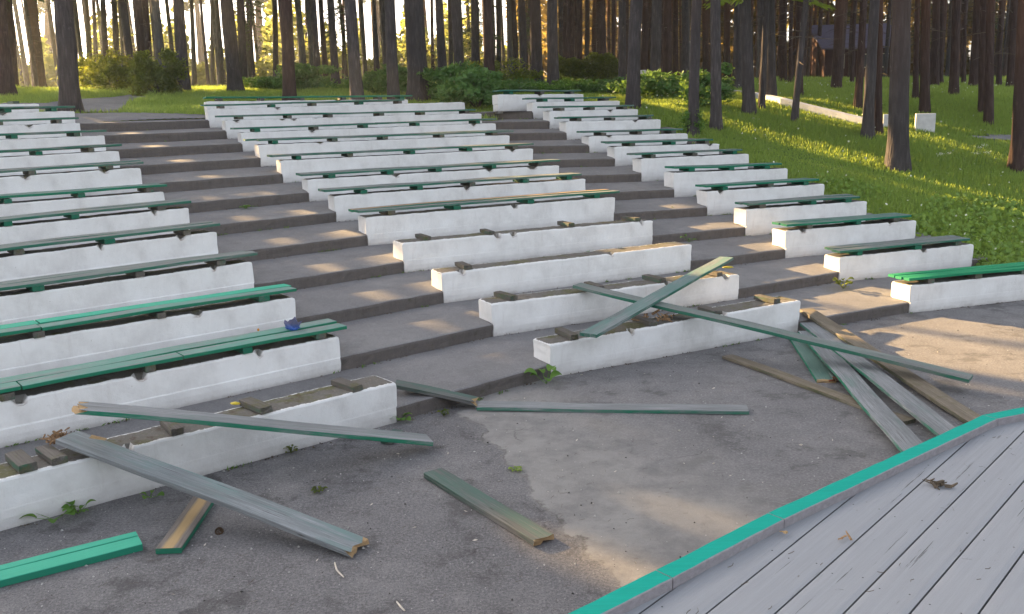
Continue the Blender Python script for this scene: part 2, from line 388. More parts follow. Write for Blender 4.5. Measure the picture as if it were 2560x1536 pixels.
def w_of(p):
    return float(np.interp(math.atan2(p[1]-CC[1], p[0]-CC[0]), [PHI['R'], PHI['M'], PHI['L']], [0., 1., 2.]))
W_MR = w_of(ROWS[('M', 11)].B + ROWS[('M', 11)].d*.25); W_R = w_of(ROWS[('R', 12)].A); W_LM = w_of(ROWS[('M', 12)].A)
def inside(x, y, m=0.25):
    dx = x-CC[0]; dy = y-CC[1]; rh = np.hypot(dx, dy)
    ph = np.arctan2(dy, dx)
    w = np.interp(ph, [PHI['R'], PHI['M'], PHI['L']], [0., 1., 2.])
    top = np.where(w < W_R, RHO['R'][-1]+.3, np.where(w < W_MR, RHO['R'][-1]-.3, np.where(w < W_LM, RHO['M'][-1]+.35, RHO['L'][-1]+1.9)))
    xb = np.interp(rh, RR, XR) + m
    xb = np.where(rh < RR[0]-.55, 40.0, xb)
    return (rh < top) & (x < xb)

# ground in front of the seats
def grid_sheet(name, x0, x1, y0, y1, n, m, zf, mat):
    xs = np.linspace(x0, x1, n); ys = np.linspace(y0, y1, m)
    v = [(a, b, zf(a, b)) for b in ys for a in xs]
    f = [(j*n+i, j*n+i+1, (j+1)*n+i+1, (j+1)*n+i) for j in range(m-1) for i in range(n-1)]
    return link(name, mesh(name, v, f), mat, smooth=True)
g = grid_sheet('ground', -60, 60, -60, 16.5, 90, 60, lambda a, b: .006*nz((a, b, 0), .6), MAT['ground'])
meta(g, kind='structure')

# grassy hillside reaching the horizon
def build_hill():
    ph = np.linspace(math.radians(38), math.radians(178), 330)
    rh = np.concatenate([np.arange(33.9, 52, .3), np.arange(52, 80, .8), np.arange(80, 140, 3), np.arange(140, 620, 30)])
    P, R_ = np.meshgrid(ph, rh); X = CC[0]+R_*np.cos(P); Y = CC[1]+R_*np.sin(P)
    ins = inside(X.ravel(), Y.ravel()).reshape(X.shape)
    Z = terrain(X.ravel(), Y.ravel()).reshape(X.shape)
    Z = np.where(ins, Z-.35, Z)
    n, m = X.shape
    V = np.stack([X, Y, Z], -1).reshape(-1, 3)
    F = []
    for j in range(n-1):
        for i in range(m-1):
            if ins[j, i] and ins[j, i+1] and ins[j+1, i] and ins[j+1, i+1]: continue
            F.append((j*m+i, (j+1)*m+i, (j+1)*m+i+1, j*m+i+1))
    me = mesh('hillside', V, F); me.flip_normals() if me.polygons[0].normal.z < 0 else None
    return meta(link('hillside', me, MAT['soil'], smooth=True), kind='structure')
build_hill()

# terraces
def nodes(k):
    L, M, R = ROWS[('L', k)], ROWS[('M', k)], ROWS[('R', k)]
    e = .45 if k else 4.0
    MB_ = M.B if k != 12 else M.A + M.d*7.2
    return [L.A-L.d*9, L.A, L.B, M.A, MB_, R.A, R.B, R.B+R.d*e]
def resample(P, steps=(30, 40, 26, 55, 30, 36, 5)):
    out = []
    for a, b, n in zip(P[:-1], P[1:], steps):
        for i in range(n): out.append(a+(b-a)*i/n)
    out.append(P[-1]); return np.array(out)
def rise(k): return .155 + .004*k
def build_terrace(k):
    F0 = resample(nodes(k-1)); F1 = resample(nodes(k))
    z0, z1 = TZ[k-1], TZ[k]; rk = rise(k)
    prof = [(0.0, z0-.03, 0), (0.004, z0+rk*.35, 0), (0.0, z0+rk*.75, 0), (0.006, z0+rk-.012, 0), (.025, z0+rk, 0)]
    V = []; m = len(F0); rows = 0
    zt = z0+rk
    for (o, z, _) in prof:
        for i in range(m):
            d = F1[i]-F0[i]; d = d/np.hypot(*d)
            p = F0[i]+d*(o+.028); w = nz((p[0], p[1], z), 3, k)*.016 + nz((p[0], p[1], z), 14, k)*.010 + (.03*max(0, nz((p[0], p[1], 0), 2.1, k+50)-.42) if z > z0+rk*.9 else 0)
            V.append((p[0]+d[0]*w, p[1]+d[1]*w, z+nz((p[0], p[1], 0), 4, k)*.006))
        rows += 1
    for t in (.12, .3, .5, .75, 1.0, 1.12):
        for i in range(m):
            p = F0[i]+(F1[i]-F0[i])*t
            V.append((p[0], p[1], zt+(z1-zt)*min(t, 1.0) + nz((p[0], p[1], 0), 1.5, k)*.008 - (.0 if t <= 1 else .02)))
        rows += 1
    Fs = [(j*m+i, j*m+i+1, (j+1)*m+i+1, (j+1)*m+i) for j in range(rows-1) for i in range(m-1)]
    o = link('terrace', mesh('terrace', V, Fs), MAT['step'])
    meta(o, kind='structure')
for k in range(1, 13): build_terrace(k)

# plateau and path behind the top row on the left
def patch(name, pts, mat, lift=.03, sub=.35):
    """sheet following the hillside inside a convex-ish polygon given in metres"""
    P = np.array(pts); x0, y0 = P.min(0); x1, y1 = P.max(0)
    nx = int((x1-x0)/sub)+2; ny = int((y1-y0)/sub)+2
    xs = np.linspace(x0, x1, nx); ys = np.linspace(y0, y1, ny)
    def inp(x, y):
        c = False; j = len(P)-1
        for i in range(len(P)):
            if (P[i][1] > y) != (P[j][1] > y) and x < (P[j][0]-P[i][0])*(y-P[i][1])/(P[j][1]-P[i][1])+P[i][0]: c = not c
            j = i
        return c
    V = []; F = []
    for y in ys:
        for x in xs: V.append((x, y, T1(x, y)+lift))
    for j in range(ny-1):
        for i in range(nx-1):
            if inp((xs[i]+xs[i+1])/2, (ys[j]+ys[j+1])/2): F.append((j*nx+i, j*nx+i+1, (j+1)*nx+i+1, (j+1)*nx+i))
    if F: meta(link(name, mesh(name, V, F), mat, smooth=True), kind='structure')
    return inp
L12, M12, R12 = ROWS[('L', 12)], ROWS[('M', 12)], ROWS[('R', 12)]
pl_pts = [L12.A-L12.n*.1-L12.d*6, L12.B-L12.n*.1, M12.A-M12.n*.1, M12.A+M12.d*.5+M12.n*.1, M12.A+M12.n*1.0, L12.B+L12.n*2.6+L12.d*.8, L12.B+L12.n*2.3, L12.A+L12.n*2.3-L12.d*6]
in_plateau = patch('path', pl_pts, MAT['step'], .035, .15)
pa = [hit(u, v) for u, v in ((190, 285), (296, 284), (318, 262), (372, 244), (330, 240), (215, 250), (120, 262), (0, 262), (0, 280))]
in_path = patch('path', [p[:2] for p in pa], MAT['step'], .045, .2)
pb = [hit(u, v) for u, v in ((2400, 341), (2560, 343), (2560, 355), (2470, 354))]
in_path2 = patch('path', [p[:2] for p in pb], MAT['step'], .05, .3)

# ------------------------------------------------------------------ benches
def prism_along(L, prof, ns, jit, seed, ends=True):
    """profile (y,z) loop swept along x with noise; returns V,F with grid caps between front and back halves"""
    n = len(prof); V = []
    for i in range(ns+1):
        x = L*i/ns
        for j, (y, z) in enumerate(prof): V.append(jit(x, y, z, i, j))
    F = []
    for i in range(ns):
        for j in range(n):
            a = i*n+j; b = i*n+(j+1) % n; F.append((a, b, b+n, a+n))
    h = n//2
    for base, flip in ((0, True), (ns*n, False)):
        for j in range(h-1):
            q = (base+j, base+j+1, base+n-2-j, base+n-1-j)
            F.append(q[::-1] if not flip else q)
    return V, F

def concrete_base(r, notches, seed):
    L = r.L; hf = (r.za+r.zb)/2
    # front (bottom to top), top, back (top to bottom); equal counts front/back for the caps
    zs = [-.06, .02, .10, .165, .175, .26, .34]
    ytop = [0.0]
    q0 = -.010 if r.s == 'L' and r.k else .004
    front = [(.012, -.06), (.008+q0, .03), (q0, .10), (q0, hf*.38), (.006, hf*.38+.012), (.005, hf*.62), (.002, hf*.86), (.001, hf-.022), (.012, hf-.003), (.05, hf)]
    mid = [(.12, hf), (.20, hf)]
    back = [(DEP-y, z) for y, z in front][::-1]
    prof = front + mid + back
    prof = [(y, z) for y, z in prof]
    # make the count even and symmetric for cap quads
    nprof = len(prof)
    near = r.k < 6
    ns = int(L/(.05 if near else .09))
    def notch(x):
        w = 0.0
        for (p, hw) in notches:
            d = abs(x-p)
            if d < hw: w = max(w, min(1.0, (hw-d)/.012))
        return w
    dark_tint = []; rim = []
    def jit(x, y, z, i, j):
        t = x/L; dz = (r.za + (r.zb-r.za)*t) - hf
        f = max(0.0, min(1.0, z/hf)); zz = z + dz*f
        q = (x, y, z)
        a = nz(q, 3, seed)*.010 + nz(q, 11, seed)*.005
        top = z > hf-.03
        xx = x; yy = y + a*(1 if y < DEP/2 else -1)*.8
        if top: zz += nz((x, 0 if y < DEP/2 else 3, 0), 6, seed)*.007 + nz((x, 0 if y < DEP/2 else 3, 4), 17, seed)*.003 + nz((x, y, 1), 20, seed)*.004 - abs(min(0, nz((x*2.2, y, 9), 1, seed)))*.006
        st = 0.0
        w = notch(x)
        if w > 0 and y < .07 and z > hf-.03:
            zz -= w*(.055+.02*nz((x, 0, 0), 30, seed)); st = .85*w
        elif w > 0 and y < .06 and z > hf*.8: st = .10*w
        # wavy ends, slightly battered
        if i == 0: xx += .012 + nz((y*4, z*6, 0), 1, seed)*.018 + (.02 if z < hf*.4 else 0)
        if i == ns: xx -= .012 + nz((y*4, z*6, 5), 1, seed)*.018 + (.012 if z < hf*.4 else 0)
        if i in (0, ns) and top: zz -= .012
        dark_tint.append(st); rim.append(min(y, DEP-y, x+.005, L-x+.005) if z >= hf-.003 else 0.0)
        return (xx, yy, zz)
    V, F = prism_along(L, prof, ns, jit, seed)
    me = mesh('concrete_base', V, F)
    for nm, dat in (('dark_tint', dark_tint), ('rim', rim)):
        at_ = me.attributes.new(nm, 'FLOAT', 'POINT'); at_.data.foreach_set('value', dat)
    return me

def box_wood(lx, ly, lz, seed, bev=.004, seg=2, warp=.004, brk=None, mi_end=1):
    """rough board: x along the grain, bottom at z=0, centred in y. brk: (left, right) jagged lengths"""
    nx = max(2, int(lx/.12)) if brk is None else max(4, int(lx/.12))
    prof = [(-ly/2, bev), (-ly/2, lz-bev), (-ly/2+bev, lz), (-ly/6, lz), (ly/6, lz), (ly/2-bev, lz), (ly/2, lz-bev), (ly/2, bev), (ly/2-bev, 0), (ly/6, 0), (-ly/6, 0), (-ly/2+bev, 0)]
    n = len(prof); V = []; F = []; mi = []
    bl, br = brk or (0, 0)
    xs = [lx*i/nx for i in range(nx+1)]
    for i, x in enumerate(xs):
        for j, (y, z) in enumerate(prof):
            xx = x
            if i == 0 and bl: xx += bl*rnd.random()**1.3*(1.2 if j % 2 else .5)
            if i == nx and br: xx -= br*rnd.random()**1.3*(1.2 if j % 2 else .5)
            wz = nz((x, 0, 0), .8, seed)*warp*3
            V.append((xx, y+nz((x, 0, 7), 1.1, seed)*warp+nz((x, y, z), 9, seed)*.0015, z+wz+nz((x, y, z), 12, seed)*.0015))
    for i in range(nx):
        for j in range(n):
            a = i*n+j; b = i*n+(j+1) % n; F.append((a, a+n, b+n, b)); mi.append(0)
    for base, i, b_ in ((0, 0, bl), (nx*n, nx, br)):
        c = len(V); cx = sum(V[base+j][0] for j in range(n))/n
        V.append((cx, 0, lz/2))
        for j in range(n):
            q = (c, base+j, base+(j+1) % n)
            F.append(q if i == 0 else q[::-1]); mi.append(mi_end if b_ else 0)
    return V, F, mi

SUP = {'M0':[1436,1634,1795,1942],'M1':[1286,1504,1658,1799],'M2':[1171],'M3':[1070,1229,1429,1594],'M4':[979,1143,1327,1492],'M5':[910,1050,1181,1315,1423],'M6':[830,976,1097,1235,1350],'M7':[747,876,1032,1174,1288],'M8':[688,837,963,1105,1237],'M9':[643,790,914,1044,1195],'M10':[601,723,825,954,1057,1167],'M11':[555,682,785,903,1000],'M12':[550,655,755,860,950,1005],
'R0':[2327,2446,2560],'R1':[2149,2295,2395],'R2':[2024,2146,2241],'R3':[1906,2034,2121],'R4':[1813,1927,2015],'R5':[1729,1829,1918],'R6':[1633,1737,1837],'R7':[1581,1683,1767],'R8':[1509,1599,1684],'R9':[1448,1533,1622],'R10':[1405,1481,1563],'R11':[1363,1432,1517],'R12':[1278,1356,1431],
'L0':[70,150,445,667,896],'L1':[19,376,619,802],'L2':[97,404,660],'L3':[96,350,553],'L4':[48,275,468],'L5':[20,189,404],'L6':[20,204,375],'L7':[81,274],'L8':[98,229],'L9':[36,193],'L10':[0,148],'L11':[20,135],'L12':[40]}
# photo columns of the front board's two ends
BRD = {'M4':(896,1546),'M5':(814,1456),'M6':(752,1399),'M7':(680,1334),'M8':(616,1282),'M9':(584,1240),'M10':(543,1199),'M11':(510,1009),'M12':(515,1029),
'R0':(2270,None),'R1':(2100,2424),'R2':(1964,2277),'R3':(1870,2150),'R4':(1765,2046),'R5':(1686,1954),'R6':(1590,1858),'R7':(1523,1782),'R8':(1460,1706),'R9':(1403,1636),'R10':(1358,1586),'R11':(1320,1540),'R12':(1246,1453),
'L1':(None,865),'L2':(None,745),'L3':(None,640),'L4':(None,550),'L5':(None,479),'L6':(None,417),'L7':(None,360),'L8':(None,307),'L9':(None,264),'L10':(None,200),'L11':(None,190)}
BMAT = {'L1':'teal','L2':'teal','R0':'vivid','M12':'seated','R2':'seated','R4':'seated','R5':'seated','L6':'seated'}
ORD = ['front', 'second', 'third', 'fourth', 'fifth', 'sixth', 'seventh', 'eighth', 'ninth', 'tenth', 'eleventh', 'twelfth', 'thirteenth']
SEC = {'L': 'left', 'M': 'middle', 'R': 'right'}
def blabel(s, k):
    sec = SEC[s]
    if s == 'L' and k == 0: return 'white bench base without seat at lower left, two planks lying across it'
    if s == 'M' and k == 0: return 'white bench base without seat, front row of the middle seating'
    if s == 'M' and k in (1, 2, 3): return 'mossy white bench base without seat, %s row of the middle seating' % ORD[k]
    if s == 'L' and k == 1: return 'bench with faded teal planks and a blue bag on it, second row left'
    if s == 'L' and k == 2: return 'white bench with one bright and one faded green plank, third row on the left'
    if s == 'R' and k == 0: return 'white bench with three vivid green planks, front row at the right edge'
    if s == 'L' and k == 12: return 'white bench base without planks, topmost row at the far left'
    if s == 'M' and k == 4: return 'bench with one green and one overturned brown plank, fifth middle row'
    return 'white concrete bench with weathered green planks, %s row of the %s seating' % (ORD[k], sec)

BENCH = {}
for (s, k), r in ROWS.items():
    key = s+str(k); seed = (ord(s)*13+k*7) % 97
    o = empty('concrete_bench', (r.A[0], r.A[1], r.z), r.th); BENCH[key] = o
    meta(o, blabel(s, k), 'bench', 'benches in the %s seating' % SEC[s])
    sup = []
    for u in SUP[key]:
        q = s_at_u(r, u, (r.za+r.zb)/2+.035)
        if -.1 < q < r.L+.1: sup.append(max(.12, min(r.L-.12, q)))
    rr = random.Random(seed)
    notches = []
    x = .5
    while x < r.L-.3:
        x += rr.uniform(.7, 1.5)
        if all(abs(x-q) > .12 for q in sup) and x < r.L-.2 and rr.random() < .28: notches.append((x, rr.uniform(.025, .045)))
    for q in sup:
        if rr.random() < .22: notches.append((q+rr.choice([-1, 1])*rr.uniform(.09, .13), rr.uniform(.025, .05)))
    me = concrete_base(r, notches, seed)
    link('concrete_base', me, MAT['white'], o, smooth=False)
    bare = key in ('L0', 'M0', 'M1', 'M2', 'M3', 'L12')
    for i, q in enumerate(sup):
        wb = rr.uniform(.10, .14); hb = rr.uniform(.055, .07); ly = DEP+.02
        if bare:
            V, F, mi = box_wood(ly*rr.uniform(.9, 1.02), wb, hb, seed+i, brk=(.02, .012), mi_end=0); mt = MAT['block']
        else:
            V, F, mi = box_wood(ly, wb, .068, seed+i); mt = MAT['gblock'] if rr.random() < .4 else MAT['block']
        b = link('wood_block', mesh('wood_block', V, F, mi), [mt, MAT['split']], o)
        zt = r.za+(r.zb-r.za)*q/r.L
        b.location = (q, -.012+(rr.uniform(0, .02) if bare else 0), zt+.004); b.rotation_euler = (0, 0, math.pi/2+(rr.uniform(-.12, .12) if bare else rr.uniform(-.03, .03)))
    if bare: continue
    a, b_ = BRD[key]
    s0 = s_at_u(r, a, r.za+.1) if a is not None else -.05
    s1 = s_at_u(r, b_, r.zb+.1) if b_ is not None else r.L+.1
    ang = math.atan2(r.zb-r.za, r.L)
    np_ = 3 if key == 'R0' else 2
    wd = (DEP+.03-.015*(np_-1))/np_
    for i in range(np_):
        mt = BMAT.get(key, 'worn'); e0 = rr.uniform(-.02, .02); e1 = rr.uniform(-.03, .02)
        if key == 'L2' and i == 1: mt = 'fresh'
        if key == 'M12' and i == 1: mt = 'vivid'
        if key == 'M4' and i == 1: mt = 'bare'
        if key == 'M9' and i == 0: e0 = .0
        if key == 'M8' and i == 0: e0 = .25
        if key == 'M10' and i == 0: e1 = -.2
        parts = [(s0+e0, s1+e1)]
        if s == 'L' and k in (1, 2): parts = [(s0+e0, s1-3.0+e1), (s1-2.985+e1, s1+e1)] if k == 2 else [(s0, s1-3.45), (s1-3.435, s1-1.93), (s1-1.92, s1)] if i == 0 else [(s0, s1)]
        if s == 'M' and k in (7, 9, 11): 
            c_ = rr.uniform(.4, .6)*(s1-s0)+s0; parts = [(s0+e0, c_-.004), (c_+.004, s1+e1)]
        for (p0, p1) in parts:
            if p1-p0 < .1: continue
            V, F, mi = box_wood(p1-p0, wd-.004, .040, seed+i*5+p0, warp=.005)
            pl = link('plank', mesh('plank', V, F, mi), [MAT[mt], MAT['split']], o)
            y = -.018+wd/2+i*(wd+.015)
            if key == 'M4' and i == 1: y += .10
            zt = r.za+(r.zb-r.za)*p0/r.L
            pl.location = (p0, y, zt+.072+rr.uniform(0, .004)); pl.rotation_euler = (rr.uniform(-.02, .02), -ang+rr.uniform(-.0015, .0015), rr.uniform(-.003, .003))

# ------------------------------------------------------------------ loose planks
def plank(label, ca, cb, w, t, mat, seed, brk=(0, 0), roll=0.0, name='loose_plank', extra=None):
    """ca/cb: centres of the top face at both ends"""
    ca = np.array(ca); cb = np.array(cb); d = cb-ca; L = float(np.linalg.norm(d)); d = d/L
    V, F, mi = box_wood(L, w, t, seed, brk=brk, warp=.006)
    V = [(x, y, z-t) for x, y, z in V]
    X = Vector(d); Y = Vector((0, 0, 1)).cross(X).normalized(); Z = X.cross(Y)
    M = Matrix((X, Y, Z)).transposed().to_4x4() @ Matrix.Rotation(roll, 4, 'X')
    M.translation = Vector(ca)
    o = link(name, mesh(name, V, F, mi), [MAT[mat], MAT['split']]); o.matrix_world = M
    meta(o, label, 'plank', 'planks torn off the benches and left lying about')
    return o
def cpt(a, b, z): return at((a[0]+b[0])/2, (a[1]+b[1])/2, z)
P1 = plank('grey plank with splintered left end lying across the nearest left bench base', cpt((155,998),(205,1026),.90), cpt((1068,1083),(1081,1106),.11), .25, .042, 'grey', 3, (.14, 0))
P2 = plank('wide split grey plank sloping from the nearest left base down to the asphalt', cpt((150,1098),(186,1075),.585), cpt((896,1384),(913,1347),.055), .235, .045, 'split_grey', 5, (0, .08))
P3 = plank('overturned plank with a bare yellow wood face, poking out beneath the wide split plank', cpt((388,1371),(452,1371),.05), cpt((478,1234),(538,1249),.05)+np.array([.0, .25, 0]), .19, .045, 'bare', 8)
P5 = plank('short dark green plank with a broken end, alone in the middle of the asphalt', cpt((1062,1184),(1104,1170),.05), cpt((1335,1352),(1388,1341),.05), .19, .05, 'dark', 9, (0, .06))
P6 = plank('dark green plank with torn end slanting down the first step by the left base', cpt((985,944),(994,966),.31), cpt((1216,992),(1180,1012),.065), .21, .045, 'dark', 11, (0, .14))
P7 = plank('long plank with bright green edge lying flat across the middle of the asphalt', cpt((1220,1003),(1170,1020),.045), cpt((1863,1011),(1876,1028),.045), .21, .042, 'brown', 13)
P7.data.materials[0] = MAT['grey']
P8 = plank('teal plank rising to the right, crossing over the longest plank', cpt((1451,829),(1489,840),.575), cpt((1801,639),(1832,646),.83), .23, .042, 'tealgrey', 17)
P9 = plank('longest teal grey plank sloping down right from the middle base onto the pile', cpt((1435,716),(1450,704),.765), cpt((2420,933),(2436,950),.20), .22, .045, 'worn', 19)
P10 = plank('long brown plank from the lit first step to the stage edge, rightmost of pile', cpt((2004,775),(2028,770),.245), cpt((2415,1050),(2452,1036),.05)+np.array([0, -.35, 0]), .21, .045, 'brown', 21)
P12 = plank('grey plank with a green edge beside the rightmost brown plank in the pile', cpt((2004,806),(2037,805),.17), cpt((2342,1086),(2380,1067),.10)+np.array([.01, -.45, 0]), .23, .042, 'grey', 25)
P13 = plank('short pale green plank, leftmost in the pile and broken at its lower end', cpt((1970,835),(2015,848),.045), cpt((2046,950),(2089,948),.045), .22, .04, 'seated', 27, (0, .05))
P14 = plank('long grey plank with bright green edge lying over the narrow brown one in the pile', cpt((1996,827),(2040,826),.13), cpt((2253,1123),(2296,1104),.10)+np.array([-.04, -.45, 0]), .24, .042, 'grey', 29)
P15 = plank('narrow brown plank lowest in the pile, pointing left towards the bench base', cpt((1811,891),(1826,886),.04), cpt((2262,1050),(2288,1053),.04), .16, .04, 'brown', 31)
V, F, mi = box_wood(.26, .12, .06, 78); o = link('loose_block', mesh('loose_block', V, F, mi), [MAT['dark'], MAT['split']])
o.location = tuple(at(965, 1112, .0)); o.rotation_euler = (0, 0, 1.2); meta(o, 'small dark wood block propping the right end of the grey splintered plank', 'wood block')
# seat of two fresh boards at the lower left corner
e = empty('bench_seat', (0, 0, 0)); A4 = cpt((337,1329),(357,1357),.058); B4 = cpt((0,1411),(0,1451),.058)
d4 = (B4-A4)/np.linalg.norm(B4-A4); e.location = tuple(A4-np.array([0, 0, .058])); e.rotation_euler = (0, 0, math.atan2(d4[1], d4[0]))
meta(e, 'two fresh green boards side by side on the asphalt, lower left corner', 'bench seat')
for y, w, sd in ((.052, .16, 1), (-.075, .085, 2)):
    V, F, mi = box_wood(1.9, w, .056, sd, warp=.003); o = link('board', mesh('board', V, F, mi), [MAT['fresh'], MAT['split']], e); o.location = (0, y, .002)

# splinters and rotten bits on the nearest left base
def chunk(name, label, cat, P, size, mat, seed, n=9, spread=.08, flat=.35):
    r_ = random.Random(seed); V = []; F = []
    for i in range(n):
        c = Vector((r_.gauss(0, spread), r_.gauss(0, spread), size*.2+abs(r_.gauss(0, size*.25))))
        R_ = Matrix.Rotation(r_.uniform(0, 6.28), 3, 'Z') @ Matrix.Rotation(r_.uniform(-.7, .7), 3, 'Y')
        l, w, h = size*r_.uniform(.6, 1.6), size*r_.uniform(.12, .4), size*r_.uniform(.1, .25)
        b = len(V)
        for dx, dy, dz in ((-1, -1, -1), (1, -.4, -1), (1, .4, -1), (-1, 1, -1), (-.8, -.7, 1), (1.2, -.2, .6), (1.1, .3, .7), (-.9, .8, 1)):
            V.append(tuple(c + R_ @ Vector((dx*l/2, dy*w/2, dz*h/2))))
        F += [tuple(b+q for q in f) for f in ((3, 2, 1, 0), (4, 5, 6, 7), (0, 1, 5, 4), (1, 2, 6, 5), (2, 3, 7, 6), (3, 0, 4, 7))]
    o = link(name, mesh(name, V, F), MAT[mat] if isinstance(mat, str) else mat, loc=tuple(P))
    return meta(o, label, cat, kind='stuff' if n > 6 else None)
rL0 = ROWS[('L', 0)]
chunk('splinters', 'heap of torn brown wood splinters on the nearest left base', 'wood splinters', at(142, 1100, .50), .07, 'brownwood', 4, 34, .055)
chunk('wood_chip', 'single pale split chip of wood lying on the wide grey plank', 'wood chip', at(246, 1108, .54), .12, 'split', 6, 1, .0)
chunk('rotten_wood', 'dark rotten wood crumbled on the front middle base beneath the crossed planks', 'rotten wood', at(1640, 800, .455), .09, 'brownwood', 8, 22, .12)
chunk('orange_leaf', 'curled brown leaf at the broken end of the pale green plank', 'leaf', at(2085, 955, .02), .07, 'redwood', 12, 4, .02)
chunk('bark_flake', 'brown flake of bark on the grey stage boards', 'bark flake', at(2115, 1354, 1.452), .035, 'brownwood', 14, 3, .012)
chunk('twig_bundle', 'little bunch of grey pine twigs on the stage boards near the right edge', 'twigs', at(2345, 1215, 1.452), .035, 'twig', 15, 22, .022)
chunk('pale_chip', 'small pale orange chip on the stage boards by the trim', 'wood chip', at(1962, 1339, 1.455), .035, 'split', 16, 2, .006)

# grey brick standing behind the nearest left base, by the broken plank
V, F, mi = box_wood(.20, .09, .28, 77, bev=.01)
o = link('concrete_brick', mesh('concrete_brick', V, F), m_plain('grey_brick', (.36, .34, .33), (.52, .50, .48), 12, .9))
o.location = tuple(at(172, 1085, .0)*np.array([1, 1, 0]) + np.array([-.25, .28, .19])); o.rotation_euler = (0, 0, .8)
meta(o, 'grey concrete brick standing on end behind the nearest left base', 'brick')

# crumpled blue bag, orange cap, yellow scraps
def crumple(name, label, cat, P, sx, sy, sz, mat, seed, n=14, amp=.35):
    V = []; F = []
    for j in range(n//2+1):
        th = math.pi*j/(n//2)
        for i in range(n):
            ph = 2*math.pi*i/n; q = Vector((math.sin(th)*math.cos(ph), math.sin(th)*math.sin(ph), math.cos(th)))
            a = 1+amp*nz(q, 2.2, seed)+amp*.6*nz(q, 5, seed)
            V.append((q.x*sx*a, q.y*sy*a, max(0.0, (q.z*.9+.75))*sz*a))
    for j in range(n//2):
        for i in range(n):
            a = j*n+i; b = j*n+(i+1) % n; F.append((a, a+n, b+n, b))
    o = link(name, mesh(name, V, F), mat, loc=tuple(P)); return meta(o, label, cat)
zb = ROWS[('L', 1)].z+ROWS[('L', 1)].zb+.112
t = NT('blue_plastic'); t.b.inputs['Roughness'].default_value = .35
MAT['blue'] = t.col(t.mix(t.ramp(t.sep()[2], [(.03, 0), (.09, 1)]), (.03, .10, .36), (.12, .12, .20)))
crumple('plastic_bag', 'crumpled blue plastic bag on the teal bench of the second row', 'plastic bag', at(733, 826, zb), .085, .055, .065, MAT['blue'], 3, 16, .8)
def m_flat(name, c, rough=.5):
    t = NT(name); t.b.inputs['Roughness'].default_value = rough
    return t.col(t.mix(t.noise(14, 3, .6), tuple(v*.75 for v in c), c))
crumple('bottle_cap', 'tiny orange cap on the teal bench left of the blue bag', 'cap', at(646, 828, zb), .014, .014, .02, m_flat('orange_plastic', (.65, .28, .03)), 5, 10, .05)
crumple('yellow_wrapper', 'small yellow wrapper behind a wood block on the nearest left base', 'wrapper', at(590, 1012, .455), .055, .022, .016, m_flat('yellow_plastic', (.72, .55, .05)), 6, 10, .3)
crumple('yellow_scrap', 'flat yellow scrap under the raised end of the teal plank', 'scrap', at(1820, 671, ROWS[('M', 1)].z+.41), .09, .03, .02, m_flat('yellow_scrap', (.60, .48, .06)), 9, 10, .3)
# pine cone on the asphalt near the left
def cone_mesh():
    V = []; F = []
    for i in range(60):
        a = i*2.4; h = i/60; rr_ = .026*math.sin(math.pi*(.15+.8*h)); z = h*.06
        c = Vector((rr_*math.cos(a), rr_*math.sin(a), z)); o_ = Vector((math.cos(a), math.sin(a), .5))*.012; s_ = Vector((-math.sin(a), math.cos(a), 0))*.008
        b = len(V); V += [tuple(c-s_), tuple(c+s_), tuple(c+o_), tuple(c-Vector((0, 0, .006)))]; F += [(b, b+1, b+2), (b, b+2, b+3), (b+1, b+3, b+2)]
    return mesh('pine_cone', V, F)
o = link('pine_cone', cone_mesh(), m_plain('cone_scales', (.06, .035, .02), (.14, .09, .05), 30)); o.location = tuple(at(546, 1328, .01)); o.rotation_euler = (1.3, .2, .5)
meta(o, 'dark pine cone on the asphalt between the bare yellow plank and the split plank', 'pine cone')
# pale curled wood strips on the asphalt
def strip(label, pts, w=.008):
    P = [at(u, v, .006+.012*math.sin(i*1.7)**2) for i, (u, v) in enumerate(pts)]; V = []; F = []
    for i, p in enumerate(P):
        q = P[min(i+1, len(P)-1)]-P[max(i-1, 0)]; nrm_ = np.array([-q[1], q[0], 0]); nrm_ = nrm_/np.linalg.norm(nrm_)*w*(.5+.5*math.sin(math.pi*(i+.5)/len(P)))
        V += [p-nrm_, p+nrm_, p+np.array([0, 0, .008])]
    for i in range(len(P)-1):
        a = i*3; F += [(a, a+3, a+5, a+2), (a+1, a+2, a+5, a+4), (a, a+1, a+4, a+3)]
    o = link('wood_strip', mesh('wood_strip', V, F), MAT_STRIP); meta(o, label, 'wood strip')
MAT_STRIP = m_flat('pale_strip', (.62, .56, .47), .8)
strip('bent pale wood strip on the asphalt below the tip of the wide split plank', [(837, 1407), (842, 1425), (848, 1432), (860, 1444)])
strip('straight pale wood strip on the asphalt at the bottom edge', [(992, 1505), (1002, 1517), (1012, 1528)])

# ------------------------------------------------------------------ stage
ZS = 1.45
def edge_pts(pts, z): return [at(u, v, z) for u, v in pts]
eo = [(-.9, 1.86), (-.35, 2.32)] + [tuple(at(u, v, ZS+.040)[:2]) for u, v in ((1418,1536),(1640,1426),(1920,1283),(2458,1038),(2560,1017.5))]
ei = []
for i, p in enumerate(eo):
    a = np.array(eo[max(i-1, 0)]); b = np.array(eo[min(i+1, len(eo)-1)]); d = b-a; d = d/np.linalg.norm(d)
    ei.append(np.array(p)+np.array([d[1], -d[0]])*.080)
last = np.array(eo[-1]); dl = last-np.array(eo[-2]); dl = dl/np.linalg.norm(dl)
eo.append(tuple(last+dl*4.0)); ei.append(np.array(ei[-1])+dl*4.0)
stage = empty('stage', (1.5, 2.0, 0)); meta(stage, 'raised wooden stage with blue grey floorboards and a turquoise edge at the lower right', 'stage')
def child_world(o, par): o.parent = par; o.matrix_parent_inverse = par.matrix_world.inverted()
bpy.context.view_layer.update()
